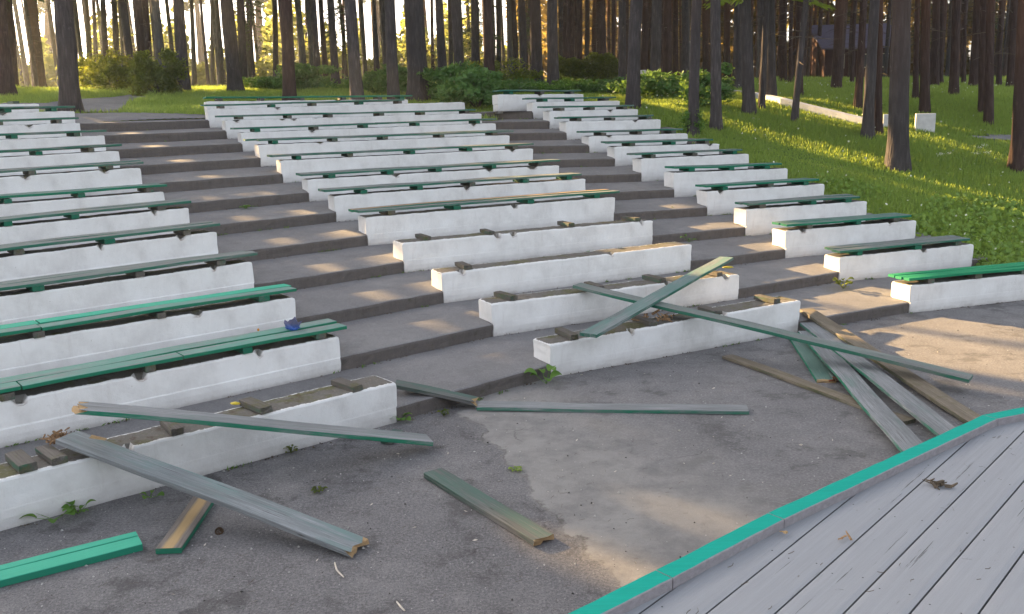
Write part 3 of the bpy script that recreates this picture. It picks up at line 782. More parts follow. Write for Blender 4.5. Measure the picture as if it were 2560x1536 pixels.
def seg_trim(i):
    a, b = np.array(eo[i]), np.array(eo[i+1]); ai, bi = np.array(ei[i]), np.array(ei[i+1])
    n = max(2, int(np.linalg.norm(b-a)/.06)); V = []; F = []; mi = []; g_ = .0025
    dd = (b-a)/np.linalg.norm(b-a)
    for j in range(n+1):
        t = j/n; sh = dd*(g_ if j == 0 else -g_ if j == n else 0)
        p = a+(b-a)*t+sh; q = ai+(bi-ai)*t+sh
        w = nz((p[0], p[1], 0), 9, 4)*.002; x = (p-q)/np.linalg.norm(p-q)
        wq = nz((p[0], p[1], 0), 14, 6)*.004
        V += [(p[0]+x[0]*w, p[1]+x[1]*w, ZS-.25), (p[0]+x[0]*w, p[1]+x[1]*w, ZS+.040+w), (q[0]+x[0]*(.005+wq), q[1]+x[1]*(.005+wq), ZS+.040), (q[0], q[1], ZS+.037), (q[0], q[1], ZS-.05)]
    for j in range(n):
        c = j*5
        for k_, m_ in ((0, 0), (1, 0), (2, 1), (3, 1)): F.append((c+k_, c+k_+1, c+k_+6, c+k_+5)); mi.append(m_)
    for c, fl in ((0, 0), (n*5, 1)):
        q = (c, c+4, c+3, c+2, c+1); F.append(q if not fl else q[::-1]); mi.append(1)
    o = link('edge_trim', mesh('edge_trim', V, F, mi), [MAT['rim'], MAT['trimside']]); child_world(o, stage)
for i in range(len(eo)-1): seg_trim(i)
# floorboards: clipped against the trim
th_d = .826; dd = np.array([math.cos(th_d), math.sin(th_d)]); dn = np.array([-math.sin(th_d), math.cos(th_d)])
def clip_len(off):
    """along-direction coordinate where the board line meets the trim's inner face"""
    best = None
    for i in range(len(ei)-1):
        a = np.array(ei[i]); b = np.array(ei[i+1])
        na, nb = a@dn-off, b@dn-off
        if na*nb <= 0 and abs(na-nb) > 1e-9:
            p = a+(b-a)*(na/(na-nb)); s_ = p@dd
            best = s_ if best is None else min(best, s_)
    return best
gaps = [at(1933, 1399, ZS)@np.array([*dn, 0]), at(2087, 1399, ZS)@np.array([*dn, 0]), at(2241, 1399, ZS)@np.array([*dn, 0]), at(2389, 1400, ZS)@np.array([*dn, 0])]
wB = (gaps[0]-gaps[3])/3
offs = [gaps[0]+wB*i for i in range(5, 0, -1)] + gaps + [gaps[3]-wB*i for i in range(1, 12)]
for hi, lo in zip(offs[:-1], offs[1:]):
    hi2, lo2 = hi-.0035, lo+.0035
    h = hi2-lo2; N = 60; cuts = []
    for t in range(9):
        c_ = clip_len(lo2+h*t/8)
        cuts.append((t/8, c_))
    if all(c[1] is None for c in cuts): continue
    cuts = [(t, (c if c is not None else max(x[1] for x in cuts if x[1] is not None))+.02) for t, c in cuts]
    V = []; F = []; s_in = -3.5
    nx = 40
    for i in range(nx+1):
        for t, c in cuts:
            s_ = c+(s_in-c)*(i/nx); p = dd*s_+dn*(lo2+h*t)
            ed = .003 if t in (0, 1) else 0
            V.append((p[0], p[1], ZS-ed+nz((p[0]*.7, p[1]*.7, lo), 1, 2)*.0015))
    m_ = len(cuts)
    for i in range(nx):
        for t in range(m_-1): F.append((i*m_+t, i*m_+t+1, (i+1)*m_+t+1, (i+1)*m_+t))
    nb = len(V)
    for e_ in (0, m_-1):   # board sides
        b0 = len(V)
        for i in range(nx+1):
            q = V[i*m_+e_]; V.append((q[0], q[1], q[2]-.03))
        for i in range(nx): F.append((i*m_+e_, (i+1)*m_+e_, b0+i+1, b0+i))
    # local frame along the board for the grain
    Mx = Matrix.Rotation(th_d, 4, 'Z'); Mi = Mx.inverted()
    V = [tuple(Mi @ Vector(v)) for v in V]
    me = mesh('floorboard', V, F)
    if me.polygons[0].normal.z < 0: me.flip_normals()
    o = link('floorboard', me, MAT['deck']); o.matrix_world = Mx; child_world(o, stage)
def screws():
    out = []
    for hi, lo in zip(offs[:-1], offs[1:]):
        for s0 in np.arange(1.2, 9, .62):
            for f in (.22, .78):
                o_ = lo+(hi-lo)*f+rnd.uniform(-.004, .004); s_ = s0+.02*math.sin(o_*40)+rnd.uniform(-.004, .004); c_ = clip_len(o_)
                if c_ is None or s_ > c_-.03: continue
                p = dd*s_+dn*o_; a = rnd.uniform(0, 1.5)
                out += [(p[0]+.0038*math.cos(a+k*math.pi/2), p[1]+.0038*math.sin(a+k*math.pi/2), ZS+.0025) for k in range(4)]
    o = link('screw_heads', npmesh('screw_heads', np.array(out), 0), MAT['gap']); o['kind'] = 'stuff'; child_world(o, stage)
screws()
# near-black sheet painted as the shade under the board gaps; stage front
V = [(p[0], p[1], ZS-.03) for p in [tuple(e_) for e_ in ei]] + [(6.5, -3.0, ZS-.03), (-3.5, -3.0, ZS-.03)]
o = link('gap_shade_sheet', mesh('gap_shade_sheet', V, [tuple(range(len(V)))]), MAT['gap']); child_world(o, stage)
V = []; F = []
for i, p in enumerate(eo):
    p = np.array(p)+(np.array(ei[i])-np.array(p))*.2; V += [(p[0], p[1], -.02), (p[0], p[1], ZS-.24)]
F = [(i*2, i*2+1, i*2+3, i*2+2) for i in range(len(eo)-1)]
o = link('stage_front', mesh('stage_front', V, F), MAT['trimside']); child_world(o, stage)

# ------------------------------------------------------------------ foliage helpers
def leaf_quads(P, size, aspect=.5, up=.0, droop=.3, seed=1, dirs=None):
    """diamond leaves at points P (n,3): returns (n*4,3)"""
    g_ = np.random.default_rng(seed); n = len(P)
    a = g_.normal(size=(n, 3)) if dirs is None else dirs + g_.normal(size=(n, 3))*.35
    a[:, 2] = a[:, 2]*(1-droop)-droop*.3+up; a /= np.linalg.norm(a, axis=1)[:, None]
    b = np.cross(a, g_.normal(size=(n, 3))); b /= np.linalg.norm(b, axis=1)[:, None]
    s_ = (size*(.6+.8*g_.random(n)))[:, None] if np.isscalar(size) else size[:, None]
    c = np.stack([P-a*s_*.5, P+b*s_*aspect*.5-a*s_*.05, P+a*s_*.5, P-b*s_*aspect*.5-a*s_*.05], 1)
    return c.reshape(-1, 3)
def clumpy(n, rx, ry, rz, seed, ncl=14, spread=.28, hollow=.35):
    """points in clusters inside an ellipsoid: uneven outline with gaps"""
    g_ = np.random.default_rng(seed)
    c = g_.normal(size=(ncl, 3)); c /= np.linalg.norm(c, axis=1)[:, None]; c *= (hollow+(1-hollow)*g_.random(ncl)**.5)[:, None]
    i = g_.integers(0, ncl, n); sp_ = spread*(.6+.8*g_.random(ncl))[i][:, None]
    q = g_.normal(size=(n, 3)); q /= np.linalg.norm(q, axis=1)[:, None]; q *= g_.random(n)[:, None]**.45
    p = c[i]+q*sp_
    return p*np.array([rx, ry, rz])
def stems(P, base, k, r_, seed):
    """thin curved stems from base to points"""
    g_ = random.Random(seed); V = []; F = []
    for i in range(k):
        t_ = Vector(P[g_.randrange(len(P))]); b = Vector(base)+Vector((g_.uniform(-.05, .05), g_.uniform(-.05, .05), 0))
        pr = None
        for j in range(5):
            f = j/4; p = b.lerp(t_, f); p.z += .12*math.sin(f*3.14)*(t_-b).length*.3
            rr_ = r_*(1-.75*f); ring = [tuple(p+Vector((math.cos(a)*rr_, math.sin(a)*rr_, 0))) for a in (0, 2.1, 4.2)]
            q = len(V); V += ring
            if pr is not None:
                for m in range(3): F.append((pr+m, pr+(m+1) % 3, q+(m+1) % 3, q+m))
            pr = q
    return V, F
def shrub(label, cat, u, v, rx, rz, mat, seed, n=2600, size=.10, name='shrub', ry=None, group=None, dep=None, aspect=.4):
    P = hit(u, v) if dep is None else None
    if P is None:
        d = ray(u, v); d = d/d[1]; P = np.array([d[0]*dep, dep, T1(d[0]*dep, dep)])
    o = empty(name, tuple(P)); meta(o, label, cat, group)
    pts = clumpy(n, rx, ry or rx*.8, rz, seed, 34, .33, .1); pts[:, 2] += rz*.85; pts = pts[pts[:, 2] > .02]
    q = leaf_quads(pts, size, aspect, seed=seed)
    link('foliage', npmesh('foliage', q, 0), MAT[mat], o)
    V, F = stems(pts, (0, 0, -.05), 12, .02, seed)
    link('stem', mesh('stem', V, F), MAT['twig'], o)
    return o

# ------------------------------------------------------------------ trees
def trunk_mesh(h, r0, seed, nseg=14, rings=26, flare=.35, stubs=0):
    V = []; F = []
    for j in range(rings+1):
        t = (j/rings)**1.5; z = h*t
        rr_ = r0*(1-.72*t)*(1+flare*math.exp(-z/.35))
        cx = nz((z*.09, 0, 0), 1, seed)*.25*t*4; cy = nz((z*.09, 5, 0), 1, seed)*.25*t*4
        for i in range(nseg):
            a = 2*math.pi*i/nseg
            k_ = 1+.10*nz((math.cos(a)*1.5, math.sin(a)*1.5, z*1.3), 1, seed)+.05*nz((math.cos(a)*4, math.sin(a)*4, z*3), 1, seed)+.12*math.exp(-z/.3)*math.sin(a*4+seed)
            V.append((cx+rr_*k_*math.cos(a), cy+rr_*k_*math.sin(a), z-.25 if j == 0 else z))
    for j in range(rings):
        for i in range(nseg):
            a = j*nseg+i; b = j*nseg+(i+1) % nseg; F.append((a, b, b+nseg, a+nseg))
    return V, F
def stub_mesh(h0, h1, n, ln, seed):
    """dead side branches"""
    r_ = random.Random(seed); V = []; F = []
    for _ in range(n):
        z = r_.uniform(h0, h1); a = r_.uniform(0, 6.28); L = ln*r_.uniform(.3, 1.0); p = Vector((0, 0, z)); pr = None
        d = Vector((math.cos(a), math.sin(a), r_.uniform(-.25, .35))).normalized()
        for j in range(4):
            rr_ = .018*(1-j/3.4); q = len(V)
            s_ = Vector((-math.sin(a), math.cos(a), 0)); u_ = Vector((0, 0, 1))
            V += [tuple(p+s_*rr_), tuple(p-s_*rr_*.5+u_*rr_), tuple(p-s_*rr_*.5-u_*rr_)]
            if pr is not None:
                for m in range(3): F.append((pr+m, pr+(m+1) % 3, q+(m+1) % 3, q+m))
            pr = q; p = p + d*L/3; d = (d+Vector((r_.uniform(-.3, .3), r_.uniform(-.3, .3), r_.uniform(-.25, .1)))).normalized()
    return V, F
CROWNS = []
for i in range(5):
    g_ = np.random.default_rng(50+i)
    pts = clumpy(1500, 2.3, 2.3, 4.0, 50+i, 26, .30, .2); pts[:, 2] += 15.5
    CROWNS.append(npmesh('crown', leaf_quads(pts, .62, .42, seed=i), 0)); CROWNS[-1].materials.append(MAT['needle'])
STUBS = []
for i in range(4):
    V, F = stub_mesh(1.6, 11, 34, 1.3, 70+i); m_ = mesh('dead_branches', V, F); m_.materials.append(MAT['twig']); STUBS.append(m_)
FARTR = []
for i in range(5):
    V, F = trunk_mesh(19, .19, 30+i, 9, 12, .2); FARTR.append(mesh('trunk', V, F))
OCC = []   # trees whose crowns get their own foliage

def pine(base, top_dir, r0, label, group, mat, seed, own=True, crown=True, stubs=False, h=19.0):
    o = empty('pine_tree', tuple(base)); meta(o, label, 'tree', group)
    z = Vector(top_dir).normalized(); o.rotation_euler = z.to_track_quat('Z', 'Y').to_euler()
    if own:
        V, F = trunk_mesh(h, r0, seed); me = mesh('trunk', V, F)
    else: me = FARTR[seed % 5]
    if own or not me.materials or me.materials[0] == MAT[mat]:
        tr = link('trunk', me, MAT[mat], o, smooth=True)
    else:
        key = me.name.split('.')[0]+'_'+str(seed % 5)+mat
        me2 = bpy.data.meshes.get(key)
        if me2 is None: me2 = me.copy(); me2.name = key; me2.materials.clear(); me2.materials.append(MAT[mat])
        tr = link('trunk', me2, MAT[mat], o, smooth=True)
    if not own: tr.scale = (r0/.19, r0/.19, 1.0)
    if crown:
        c = link('crown', CROWNS[seed % 5], MAT['needle'], o); c.rotation_euler = (0, 0, seed*1.3); s_ = .8+.5*((seed*37) % 10)/10; c.scale = (s_, s_, 1.0)
    if stubs:
        c = link('dead_branches', STUBS[seed % 4], MAT['twig'], o); c['kind'] = 'stuff'; c.rotation_euler = (0, 0, seed*.9)
    return o

# (u base, v base or 0 when hidden, width px, u at the top edge, bark)
TR = [(12,243,45,-6,'r'),(38,0,20,18,'r'),(100,226,32,75,'r'),(124,221,27,116,'b'),(178,286,48,151,'b'),(193,0,13,184,'b'),(228,0,15,213,'p'),(244,0,12,230,'b'),(271,0,16,255,'b'),(298,0,16,283,'b'),(315,0,14,300,'p'),(334,0,20,309,'b'),(362,0,21,342,'r'),(379,0,20,361,'r'),(410,0,24,388,'p'),(461,229,30,440,'b'),(488,0,13,477,'p'),(507,213,22,491,'b'),(535,0,11,530,'p'),(555,0,14,548,'p'),(592,235,36,566,'b'),(611,0,20,598,'b'),(631,0,12,620,'b'),
(660,210,28,649,'b'),(693,0,15,682,'b'),(724,0,31,711,'r'),(703,0,7,696,'p'),(757,0,12,749,'b'),(769,0,7,759,'r'),(798,0,18,783,'b'),(819,0,15,803,'r'),(841,0,20,830,'b'),(893,0,32,877,'b'),(869,0,9,859,'r'),(918,0,10,899,'b'),(953,204,38,939,'b'),(984,0,30,980,'b'),(1047,253,51,1034,'b'),(1070,0,8,1063,'r'),(1084,0,10,1081,'r'),(1109,0,23,1102,'b'),(1128,0,13,1125,'b'),(1151,0,26,1143,'b'),(1174,0,8,1170,'r'),(1189,0,18,1185,'b'),(1226,0,28,1221,'r'),(1247,0,14,1244,'b'),(1273,0,8,1270,'b'),
(1291,0,15,1288,'b'),(1310,0,19,1308,'b'),(1343,221,31,1341,'b'),(1384,229,29,1384,'b'),(1407,0,14,1406,'b'),(1427,0,10,1427,'r'),(1442,0,12,1443,'r'),(1466,0,14,1467,'b'),(1485,0,13,1485,'r'),(1504,0,12,1505,'r'),(1523,0,11,1524,'r'),(1532,0,10,1533,'r'),(1545,0,10,1547,'r'),(1556,232,20,1559,'b'),(1582,274,34,1585,'b'),(1609,0,18,1610,'r'),(1636,0,27,1639,'b'),(1666,0,22,1670,'r'),(1711,0,19,1714,'b'),(1734,340,27,1736,'b'),(1763,0,16,1765,'r'),(1791,326,27,1788,'b'),(1818,0,14,1819,'r'),(1843,229,23,1846,'b'),(1873,288,30,1868,'b'),(1911,248,24,1912,'b'),
(1929,253,25,1928,'b'),(1958,208,19,1960,'r'),(1977,210,11,1979,'r'),(1986,307,16,2012,'b'),(1998,250,18,2001,'r'),(2049,0,11,2050,'r'),(2090,226,24,2098,'r'),(2130,210,10,2133,'r'),(2144,275,19,2160,'r'),(2168,353,27,2176,'b'),(2192,340,24,2195,'r'),(2243,425,50,2257,'b'),(2289,251,14,2295,'r'),(2312,288,24,2316,'r'),(2336,221,20,2335,'r'),(2351,216,12,2353,'r'),(2384,245,21,2394,'r'),(2409,216,10,2413,'r'),(2435,226,24,2438,'r'),(2456,286,21,2462,'r'),(2471,315,22,2478,'r'),(2497,221,12,2500,'r'),(2527,226,20,2535,'r'),(2543,428,36,2560,'r')]
SPECIAL = {178:'thick pine with flared foot standing beside the top left bench rows', 12:'dark pine trunk cut by the left edge of the picture', 100:'dark reddish pine in front of the hedge near the left edge', 592:'thick dark pine right behind the topmost middle bench, left of centre',
1047:'thickest pine with pale scars, directly behind the top middle bench', 1582:'straight pine with sunlit left edge behind the top right benches', 1734:'pine on the grass with flared foot right beside the right benches', 1791:'pine on the grass just right of the one beside the benches',
2243:'thick grey pine closest to the lower right grass', 2543:'reddish pine cut by the right edge of the picture', 1986:'thin forked looking pine in front of the low white kerb wall', 1873:'pine standing in front of the low white kerb wall', 2168:'grey pine left of the thick one, hiding the end of the kerb wall', 2471:'short looking dark pine beside the asphalt path on the right', 1343:'left of the two dark pines behind the gap between middle and right seating', 1384:'right of the two dark pines behind the gap between middle and right seating'}
mm = {'b': 'bark', 'r': 'rbark', 'p': 'pale'}
def zname(u): return 'left seating' if u < 560 else 'middle seating' if u < 1240 else 'right seating' if u < 1800 else 'right hand bank'
nmed = 0; placed = []
for i, (ub, vb, w, ut, b) in enumerate(TR):
    if vb: P = hit(ub, vb); dep = P[1]
    else:
        dep = min(105.0, .40*FPX/w); d = ray(ub, 240); d = d/d[1]
        P = np.array([d[0]*dep, dep, T1(d[0]*dep, dep)])
    dc = float((P-np.array([0, 0, CH]))@CF)
    rt = ray(ut, 0); top = np.array([0, 0, CH])+rt*(P[1]/rt[1])
    vb_ = proj(P)[1]
    # lean measured in the photo
    dirv = top-P; dirv = dirv/np.linalg.norm(dirv)
    r0 = w/FPX*dc/2
    placed.append((P[0], P[1]))
    if ub in SPECIAL: lab, grp = SPECIAL[ub], 'pine trees behind and beside the seating'
    elif w >= 19:
        nmed += 1
        zone = 'left' if ub < 640 else 'centre left' if ub < 1280 else 'centre right' if ub < 1920 else 'right'
        zc = sum(1 for q in TR[:i+1] if q[2] >= 19 and q[0] not in SPECIAL and (('left' if q[0] < 640 else 'centre left' if q[0] < 1280 else 'centre right' if q[0] < 1920 else 'right') == zone))
        lab = 'stout dark pine trunk, %s from the left among those in the %s quarter' % (['', 'first', 'second', 'third', 'fourth', 'fifth', 'sixth', 'seventh', 'eighth', 'ninth', 'tenth', 'eleventh', 'twelfth', 'thirteenth', 'fourteenth'][min(zc, 14)], zone.replace('centre', 'middle'))
        grp = 'pine trees behind and beside the seating'
    else:
        lab = {'r': 'thin reddish', 'b': 'thin dark', 'p': 'thin haze paled'}[b]+' pine of the middle ranks behind the '+zname(ub); grp = 'middle rank pines behind the '+zname(ub)
    pine(P, dirv, r0, lab, grp, mm[b], i+1, own=True, crown=True, stubs=(w < 26))

# ------------------------------------------------------------------ evening shade: unseen pines added to block and shape the sun
def sp(u, v, z=None):
    return hit(u, v) if z is None else at(u, v, z)
LIT = []   # (point, radius): gaps in the crowns that let the sun through to these spots
def lit(u, v, z, r_): LIT.append((sp(u, v, z), r_))
def tz(k): return TZ[k-1]+rise(k)
for u, v, k, r_ in ((2180,770,1,.42),(2080,775,1,.34),(2120,755,1,.4),(2225,770,1,.32),(2010,690,2,.36),(1930,700,2,.30),(2060,680,2,.25),(1860,622,3,.34),(1920,612,3,.28),(1800,630,3,.2),(1751,566,4,.26),(1700,566,4,.16),
                    (857,584,5,.18),(952,641,4,.24),(985,640,4,.20),(803,666,4,.14),(925,741,3,.22),(960,745,3,.2),(1046,803,2,.24),(300,338,11,.16),(400,368,10,.20),(360,368,10,.2),(430,402,9,.2),(510,440,8,.18),(330,338,11,.18)):
    lit(u, v, tz(k), r_ if u > 1400 else r_*.5)
for u, v, r_ in ((2130,858,.22),(2200,850,.30),(2290,848,.36),(2380,862,.38),(2470,885,.42),(2550,905,.5),(2340,880,.28),(2440,910,.3),(2530,940,.34),(1660,1235,.08),(1730,1265,.10),(1800,1300,.12),(1570,1412,.08),(1200,925,.05),(2480,960,.2)):
    lit(u, v, 0.0, r_)
for u, v, z, r_ in ((2250,745,.25,.42),(2078,672,.5,.36),(1946,604,.75,.30),(1090,705,.75,.16),(988,640,1.0,.12),(597,350,2.7,.16),(557,320,2.9,.16),(640,395,2.4,.12),
                    (1130,358,2.35,.22),(1190,354,2.35,.22),(1050,330,2.65,.22),(980,335,2.65,.2),(1310,378,2.0,.2),(1250,385,2.0,.22),(1180,395,2.0,.2),(1320,420,1.7,.14),(1500,470,1.5,.2),(1420,478,1.5,.16),(1590,560,1.1,.22),(1520,566,1.1,.16),(2040,775,.25,.16),(2180,872,.1,.16),(1800,640,.8,.12)):
    lit(u, v, z, r_)
for u, v, r_ in ((200,305,.5),(250,304,.5),(300,308,.45),(350,309,.35),(400,309,.28)): lit(u, v, 3.15, r_*.7)
for i in range(15):
    f = i/14; lit(1715+f*700, 268+f*165, None, .5+.35*f)
for u, v, r_ in ((2450,398,1.3),(2530,402,1.2),(2380,400,.9),(2330,415,.7),(2460,470,.35),(2540,500,.5),(2400,430,.6),(2560,560,.25),(1840,262,.5),(2000,265,.8),(2080,285,.7),(2130,300,.6),(1760,240,.4),(2250,330,.5),(2330,340,.5)):
    lit(u, v, None, r_)
LP = np.array([p for p, _ in LIT]); LR = np.array([q for _, q in LIT])
# far ranks
g_ = np.random.default_rng(11); cnt = 0
while cnt < 186:
    dep = g_.uniform(46, 100); u = g_.uniform(-60, 2620)
    if u < 1250 and g_.random() < .25: continue
    if 400 < u < 520 and g_.random() < .6: continue
    d = ray(u, 240); d = d/d[1]; P = np.array([d[0]*dep, dep, T1(d[0]*dep, dep)])
    if any((P[0]-a)**2+(P[1]-b)**2 < 1.6**2 for a, b in placed): continue
    dl_ = P[:2]-LP[:, :2]; tt = dl_@SH; hz = LP[:, 2]+tt*math.tan(SUN_EL)
    if ((tt > 0) & (np.abs(dl_[:, 0]*SH[1]-dl_[:, 1]*SH[0]) < LR*.8+.25) & (hz < P[2]+18)).any() and g_.random() < .85: continue
    placed.append((P[0], P[1])); cnt += 1
    lean = np.array([g_.normal()*.012-.02*(u < 900), 0, 1])
    b = 'rbark' if u > 1350 and g_.random() < .8 else ('pale' if g_.random() < .45 else 'bark')
    pine(P, lean, g_.uniform(.12, .22), {'rbark': 'slender reddish', 'bark': 'slender grey brown', 'pale': 'slender haze paled'}[b]+' pine far back behind the '+zname(u), 'far slender pines behind the '+zname(u), b, cnt+200, own=False, crown=True, stubs=(g_.random() < .85))

PERP = np.array([.707, .707])
def occluder_trees():  # leaf slab added as crowns, holed to leave the sun patches
    g_ = np.random.default_rng(21)
    N = 30000
    a = g_.uniform(44, 57, N); b = g_.uniform(-10, 36, N); z = g_.uniform(8.6, 20.0, N)
    a = a + 8*np.clip((b-20)/18, 0, 1)
    P = np.stack([a*SH[0]+b*PERP[0], a*SH[1]+b*PERP[1], z], 1)
    z0 = np.full(N, 1.0)
    size = .62
    keep = np.ones(N, bool)
    # drop leaves that stand in a wanted ray
    for c, r_ in zip(LP, LR):
        d = P-c; t = d@SDIR; q = d-np.outer(t, SDIR); keep &= np.linalg.norm(q, axis=1) > r_*1.3+.12
    thin = (b > 23) & (g_.random(N) < .30); keep &= ~thin
    # never in front of the lens: stay above the top of the frame or outside it
    dC = P-np.array([0, 0, CH]); zc = dC@CF; u = dC@CR/zc*FPX+W/2; v = HH/2-dC@CU/zc*FPX
    keep &= ~((u > -30) & (u < W+30) & (v > -15))
    P = P[keep]
    # owning trees
    tb = [(aa, bb) for aa in (47, 54) for bb in np.arange(-7, 38, 4.4)]
    T = np.array([[aa*SH[0]+(bb+(aa-47)*.3)*PERP[0], aa*SH[1]+(bb+(aa-47)*.3)*PERP[1]] for aa, bb in tb])
    T = np.array([t_ for t_ in T])
    own = np.argmin(((P[:, None, :2]-T[None])**2).sum(-1), 1)
    for i, t_ in enumerate(T):
        zb_ = T1(*t_); pts = P[own == i]-np.array([t_[0], t_[1], zb_])
        uu = proj((t_[0], t_[1], zb_+2))[0]
        if not len(pts) and uu >= -20: continue
        o = empty('pine_tree', (t_[0], t_[1], zb_)); meta(o, 'added unseen pine, its crown shaped to shade the seats', 'tree', 'added unseen pines that block the sun')
        if len(pts): link('crown', npmesh('crown', leaf_quads(pts, .85, .55, seed=i+900), 0), MAT['needle'], o)
        if uu < -20:
            tr = link('trunk', FARTR[i % 5], MAT['bark'], o, smooth=True)
occluder_trees()
bpy.context.view_layer.update()
def thin_crowns():
    base = {}
    for i, me in enumerate(CROWNS):
        co = np.empty(len(me.vertices)*3, np.float32); me.vertices.foreach_get('co', co); base[me.name] = co.reshape(-1, 4, 3)
    for o in [o for o in bpy.data.objects if o.name.startswith('crown') and o.data.name in base]:
        M = np.array(o.matrix_world); q = base[o.data.name]; cen = q.mean(1)@M[:3, :3].T+M[:3, 3]
        mid = cen.mean(0); d = mid-LP; t = d@SDIR; near = (t > 0) & (np.linalg.norm(d-np.outer(t, SDIR), axis=1) < 6.0+LR)
        if not near.any(): continue
        keep = np.ones(len(cen), bool)
        for c, r_ in zip(LP[near], LR[near]):
            d = cen-c; t = d@SDIR; keep &= np.linalg.norm(d-np.outer(t, SDIR), axis=1) > r_*1.3+.12
        if keep.all(): continue
        me = npmesh('crown', q[keep].reshape(-1, 3), 0); me.materials.append(MAT['needle']); o.data = me
thin_crowns()

# ------------------------------------------------------------------ shrubs and hedge
hg = 'hedge bushes behind the path'
for i, (u, v, rx, rz, n) in enumerate(((55,215,1.0,.75,1500),(120,222,.9,.9,1400),(228,226,1.1,1.0,2200),(290,228,1.1,1.05,2200),(345,230,1.0,1.0,2000),(470,215,.9,.9,1700),(545,205,.8,.8,1400),(630,175,.6,.8,900))):
    shrub('leafy hedge bush behind the path, %s from the left' % ORD[i].replace('front', 'first'), 'bush', u, v, rx*1.2, rz*.85, 'hedge', 300+i, int(n*1.6), .15, 'hedge_bush', group=hg)
shrub('dark dense bush on a thin stem at the bend of the path', 'bush', 392, 243, 1.0, .95, 'hedge', 320, 4200, .17, 'bush')
shrub('large ferny shrub behind the topmost middle bench, left of the thickest pine', 'shrub', 745, 226, 1.8, .55, 'fern', 321, 5200, .20)
shrub('ferny shrub touching the left side of the thickest pine', 'shrub', 985, 240, 1.0, .55, 'fern', 322, 3400, .19)
shrub('wide bright ferny shrub right of the thickest pine', 'shrub', 1130, 252, 1.3, .62, 'fern', 323, 6000, .20)
shrub('ferny shrub filling the gap left of the top right bench', 'shrub', 1195, 272, 1.0, .55, 'fern', 324, 4000, .19)
for i, (u, v, rx) in enumerate(((655, 222, 1.3), (850, 216, 1.6), (905, 226, 1.2), (1290, 238, 1.1), (1425, 238, 1.3), (1520, 236, 1.0), (1600, 238, .9))):
    shrub('low loose undergrowth behind the top benches, %s clump from the left' % ORD[i].replace('front', 'first'), 'undergrowth', u, v, rx, .30, 'fern' if i % 2 else 'weed', 340+i, 2200, .13, 'undergrowth', group='low undergrowth behind the top benches')
shrub('dark leafy bush behind the ferny shrubs, just left of the two dark pines', 'bush', 1250, 225, 1.5, .7, 'hedge', 325, 3600, .14, 'bush')
shrub('small ferny sprout at the foot of the two dark pines', 'shrub', 1345, 232, .35, .25, 'fern', 326, 500, .10)
shrub('broad low ferny thicket between the sunlit pine and the pine beside the benches', 'shrub', 1655, 248, 1.4, .5, 'fern', 327, 4600, .18)
shrub('green shrub between the two pines on the grass', 'shrub', 1765, 268, .8, .7, 'fern', 328, 2800, .17)
shrub('ferny weeds around the foot of the pine beside the right benches', 'shrub', 1728, 338, .32, .38, 'weed', 329, 700, .08)
# clipped hedge block
Ph = hit(1468, 216); hd = empty('clipped_hedge', tuple(Ph)); meta(hd, 'long clipped dark hedge behind the top right benches', 'hedge')
g_ = np.random.default_rng(5); n = 7500; wx = 150/FPX*Ph[1]; pts = np.stack([g_.uniform(-.52, .52, n)*wx, g_.uniform(-.6, .6, n), g_.random(n)**.7*1.25], 1)
pts[:, 2] *= 1+.10*np.sin(pts[:, 0]*3.1)+.06*np.sin(pts[:, 0]*8)
link('foliage', npmesh('foliage', leaf_quads(pts, .13, .5, seed=5), 0), MAT['hedge'], hd)
V, F = stems(pts, (0, 0, -.05), 20, .02, 5); link('stem', mesh('stem', V, F), MAT['twig'], hd)

# spruce sprig hanging in from the top right of centre: a young spruce behind the pines
def spruce(P, h, r_, seed, n=5200, mat='spruce', z0_=.28):
    o = empty('spruce_tree', tuple(P)); V, F = trunk_mesh(h, .10, seed, 8, 12, .2); link('trunk', mesh('trunk', V, F), MAT['bark'], o, smooth=True)
    g_ = np.random.default_rng(seed); pts = []; dirs = []
    for t in range(110):
        z = h*(z0_+(.98-z0_)*g_.random()); a = g_.uniform(0, 6.28); L = r_*(1-z/h)**.7*g_.uniform(.7, 1.1)+.1
        k_ = max(6, int(n/110)); s_ = g_.random(k_)**.7*L
        w = g_.normal(size=k_)*.14*(s_+.2)
        x = np.cos(a)*s_-np.sin(a)*w; y = np.sin(a)*s_+np.cos(a)*w; zz = z-.34*s_-.25*g_.random(k_)*.4
        pts.append(np.stack([x, y, zz], 1)); dirs.append(np.tile([math.cos(a), math.sin(a), -.6], (k_, 1)))
    link('crown', npmesh('crown', leaf_quads(np.concatenate(pts), .20, .28, seed=seed, dirs=np.concatenate(dirs)), 0), MAT[mat], o)
    return o
d = ray(1905, 240); d = d/d[1]; dp = 27.0
sprc = spruce(np.array([d[0]*dp, dp, T1(d[0]*dp, dp)]), 13, 2.4, 61, 15000, z0_=.25)
meta(sprc, 'spruce with sunlit yellow green boughs hanging into the top right of the picture', 'tree')
for i, (u, dp, h) in enumerate(((640, 62, 9), (860, 66, 8), (1200, 60, 9), (300, 70, 9), (1320, 72, 8), (2130, 88, 12), (2300, 95, 13), (1730, 85, 12), (2460, 90, 13))):
    d = ray(u, 240); d = d/d[1]; q = spruce(np.array([d[0]*dp, dp, T1(d[0]*dp, dp)]), h, 2.0, 80+i, 2600, 'needle')
    meta(q, 'thin dark understorey spruce among the far pine trunks', 'tree', 'understorey spruces in the forest')

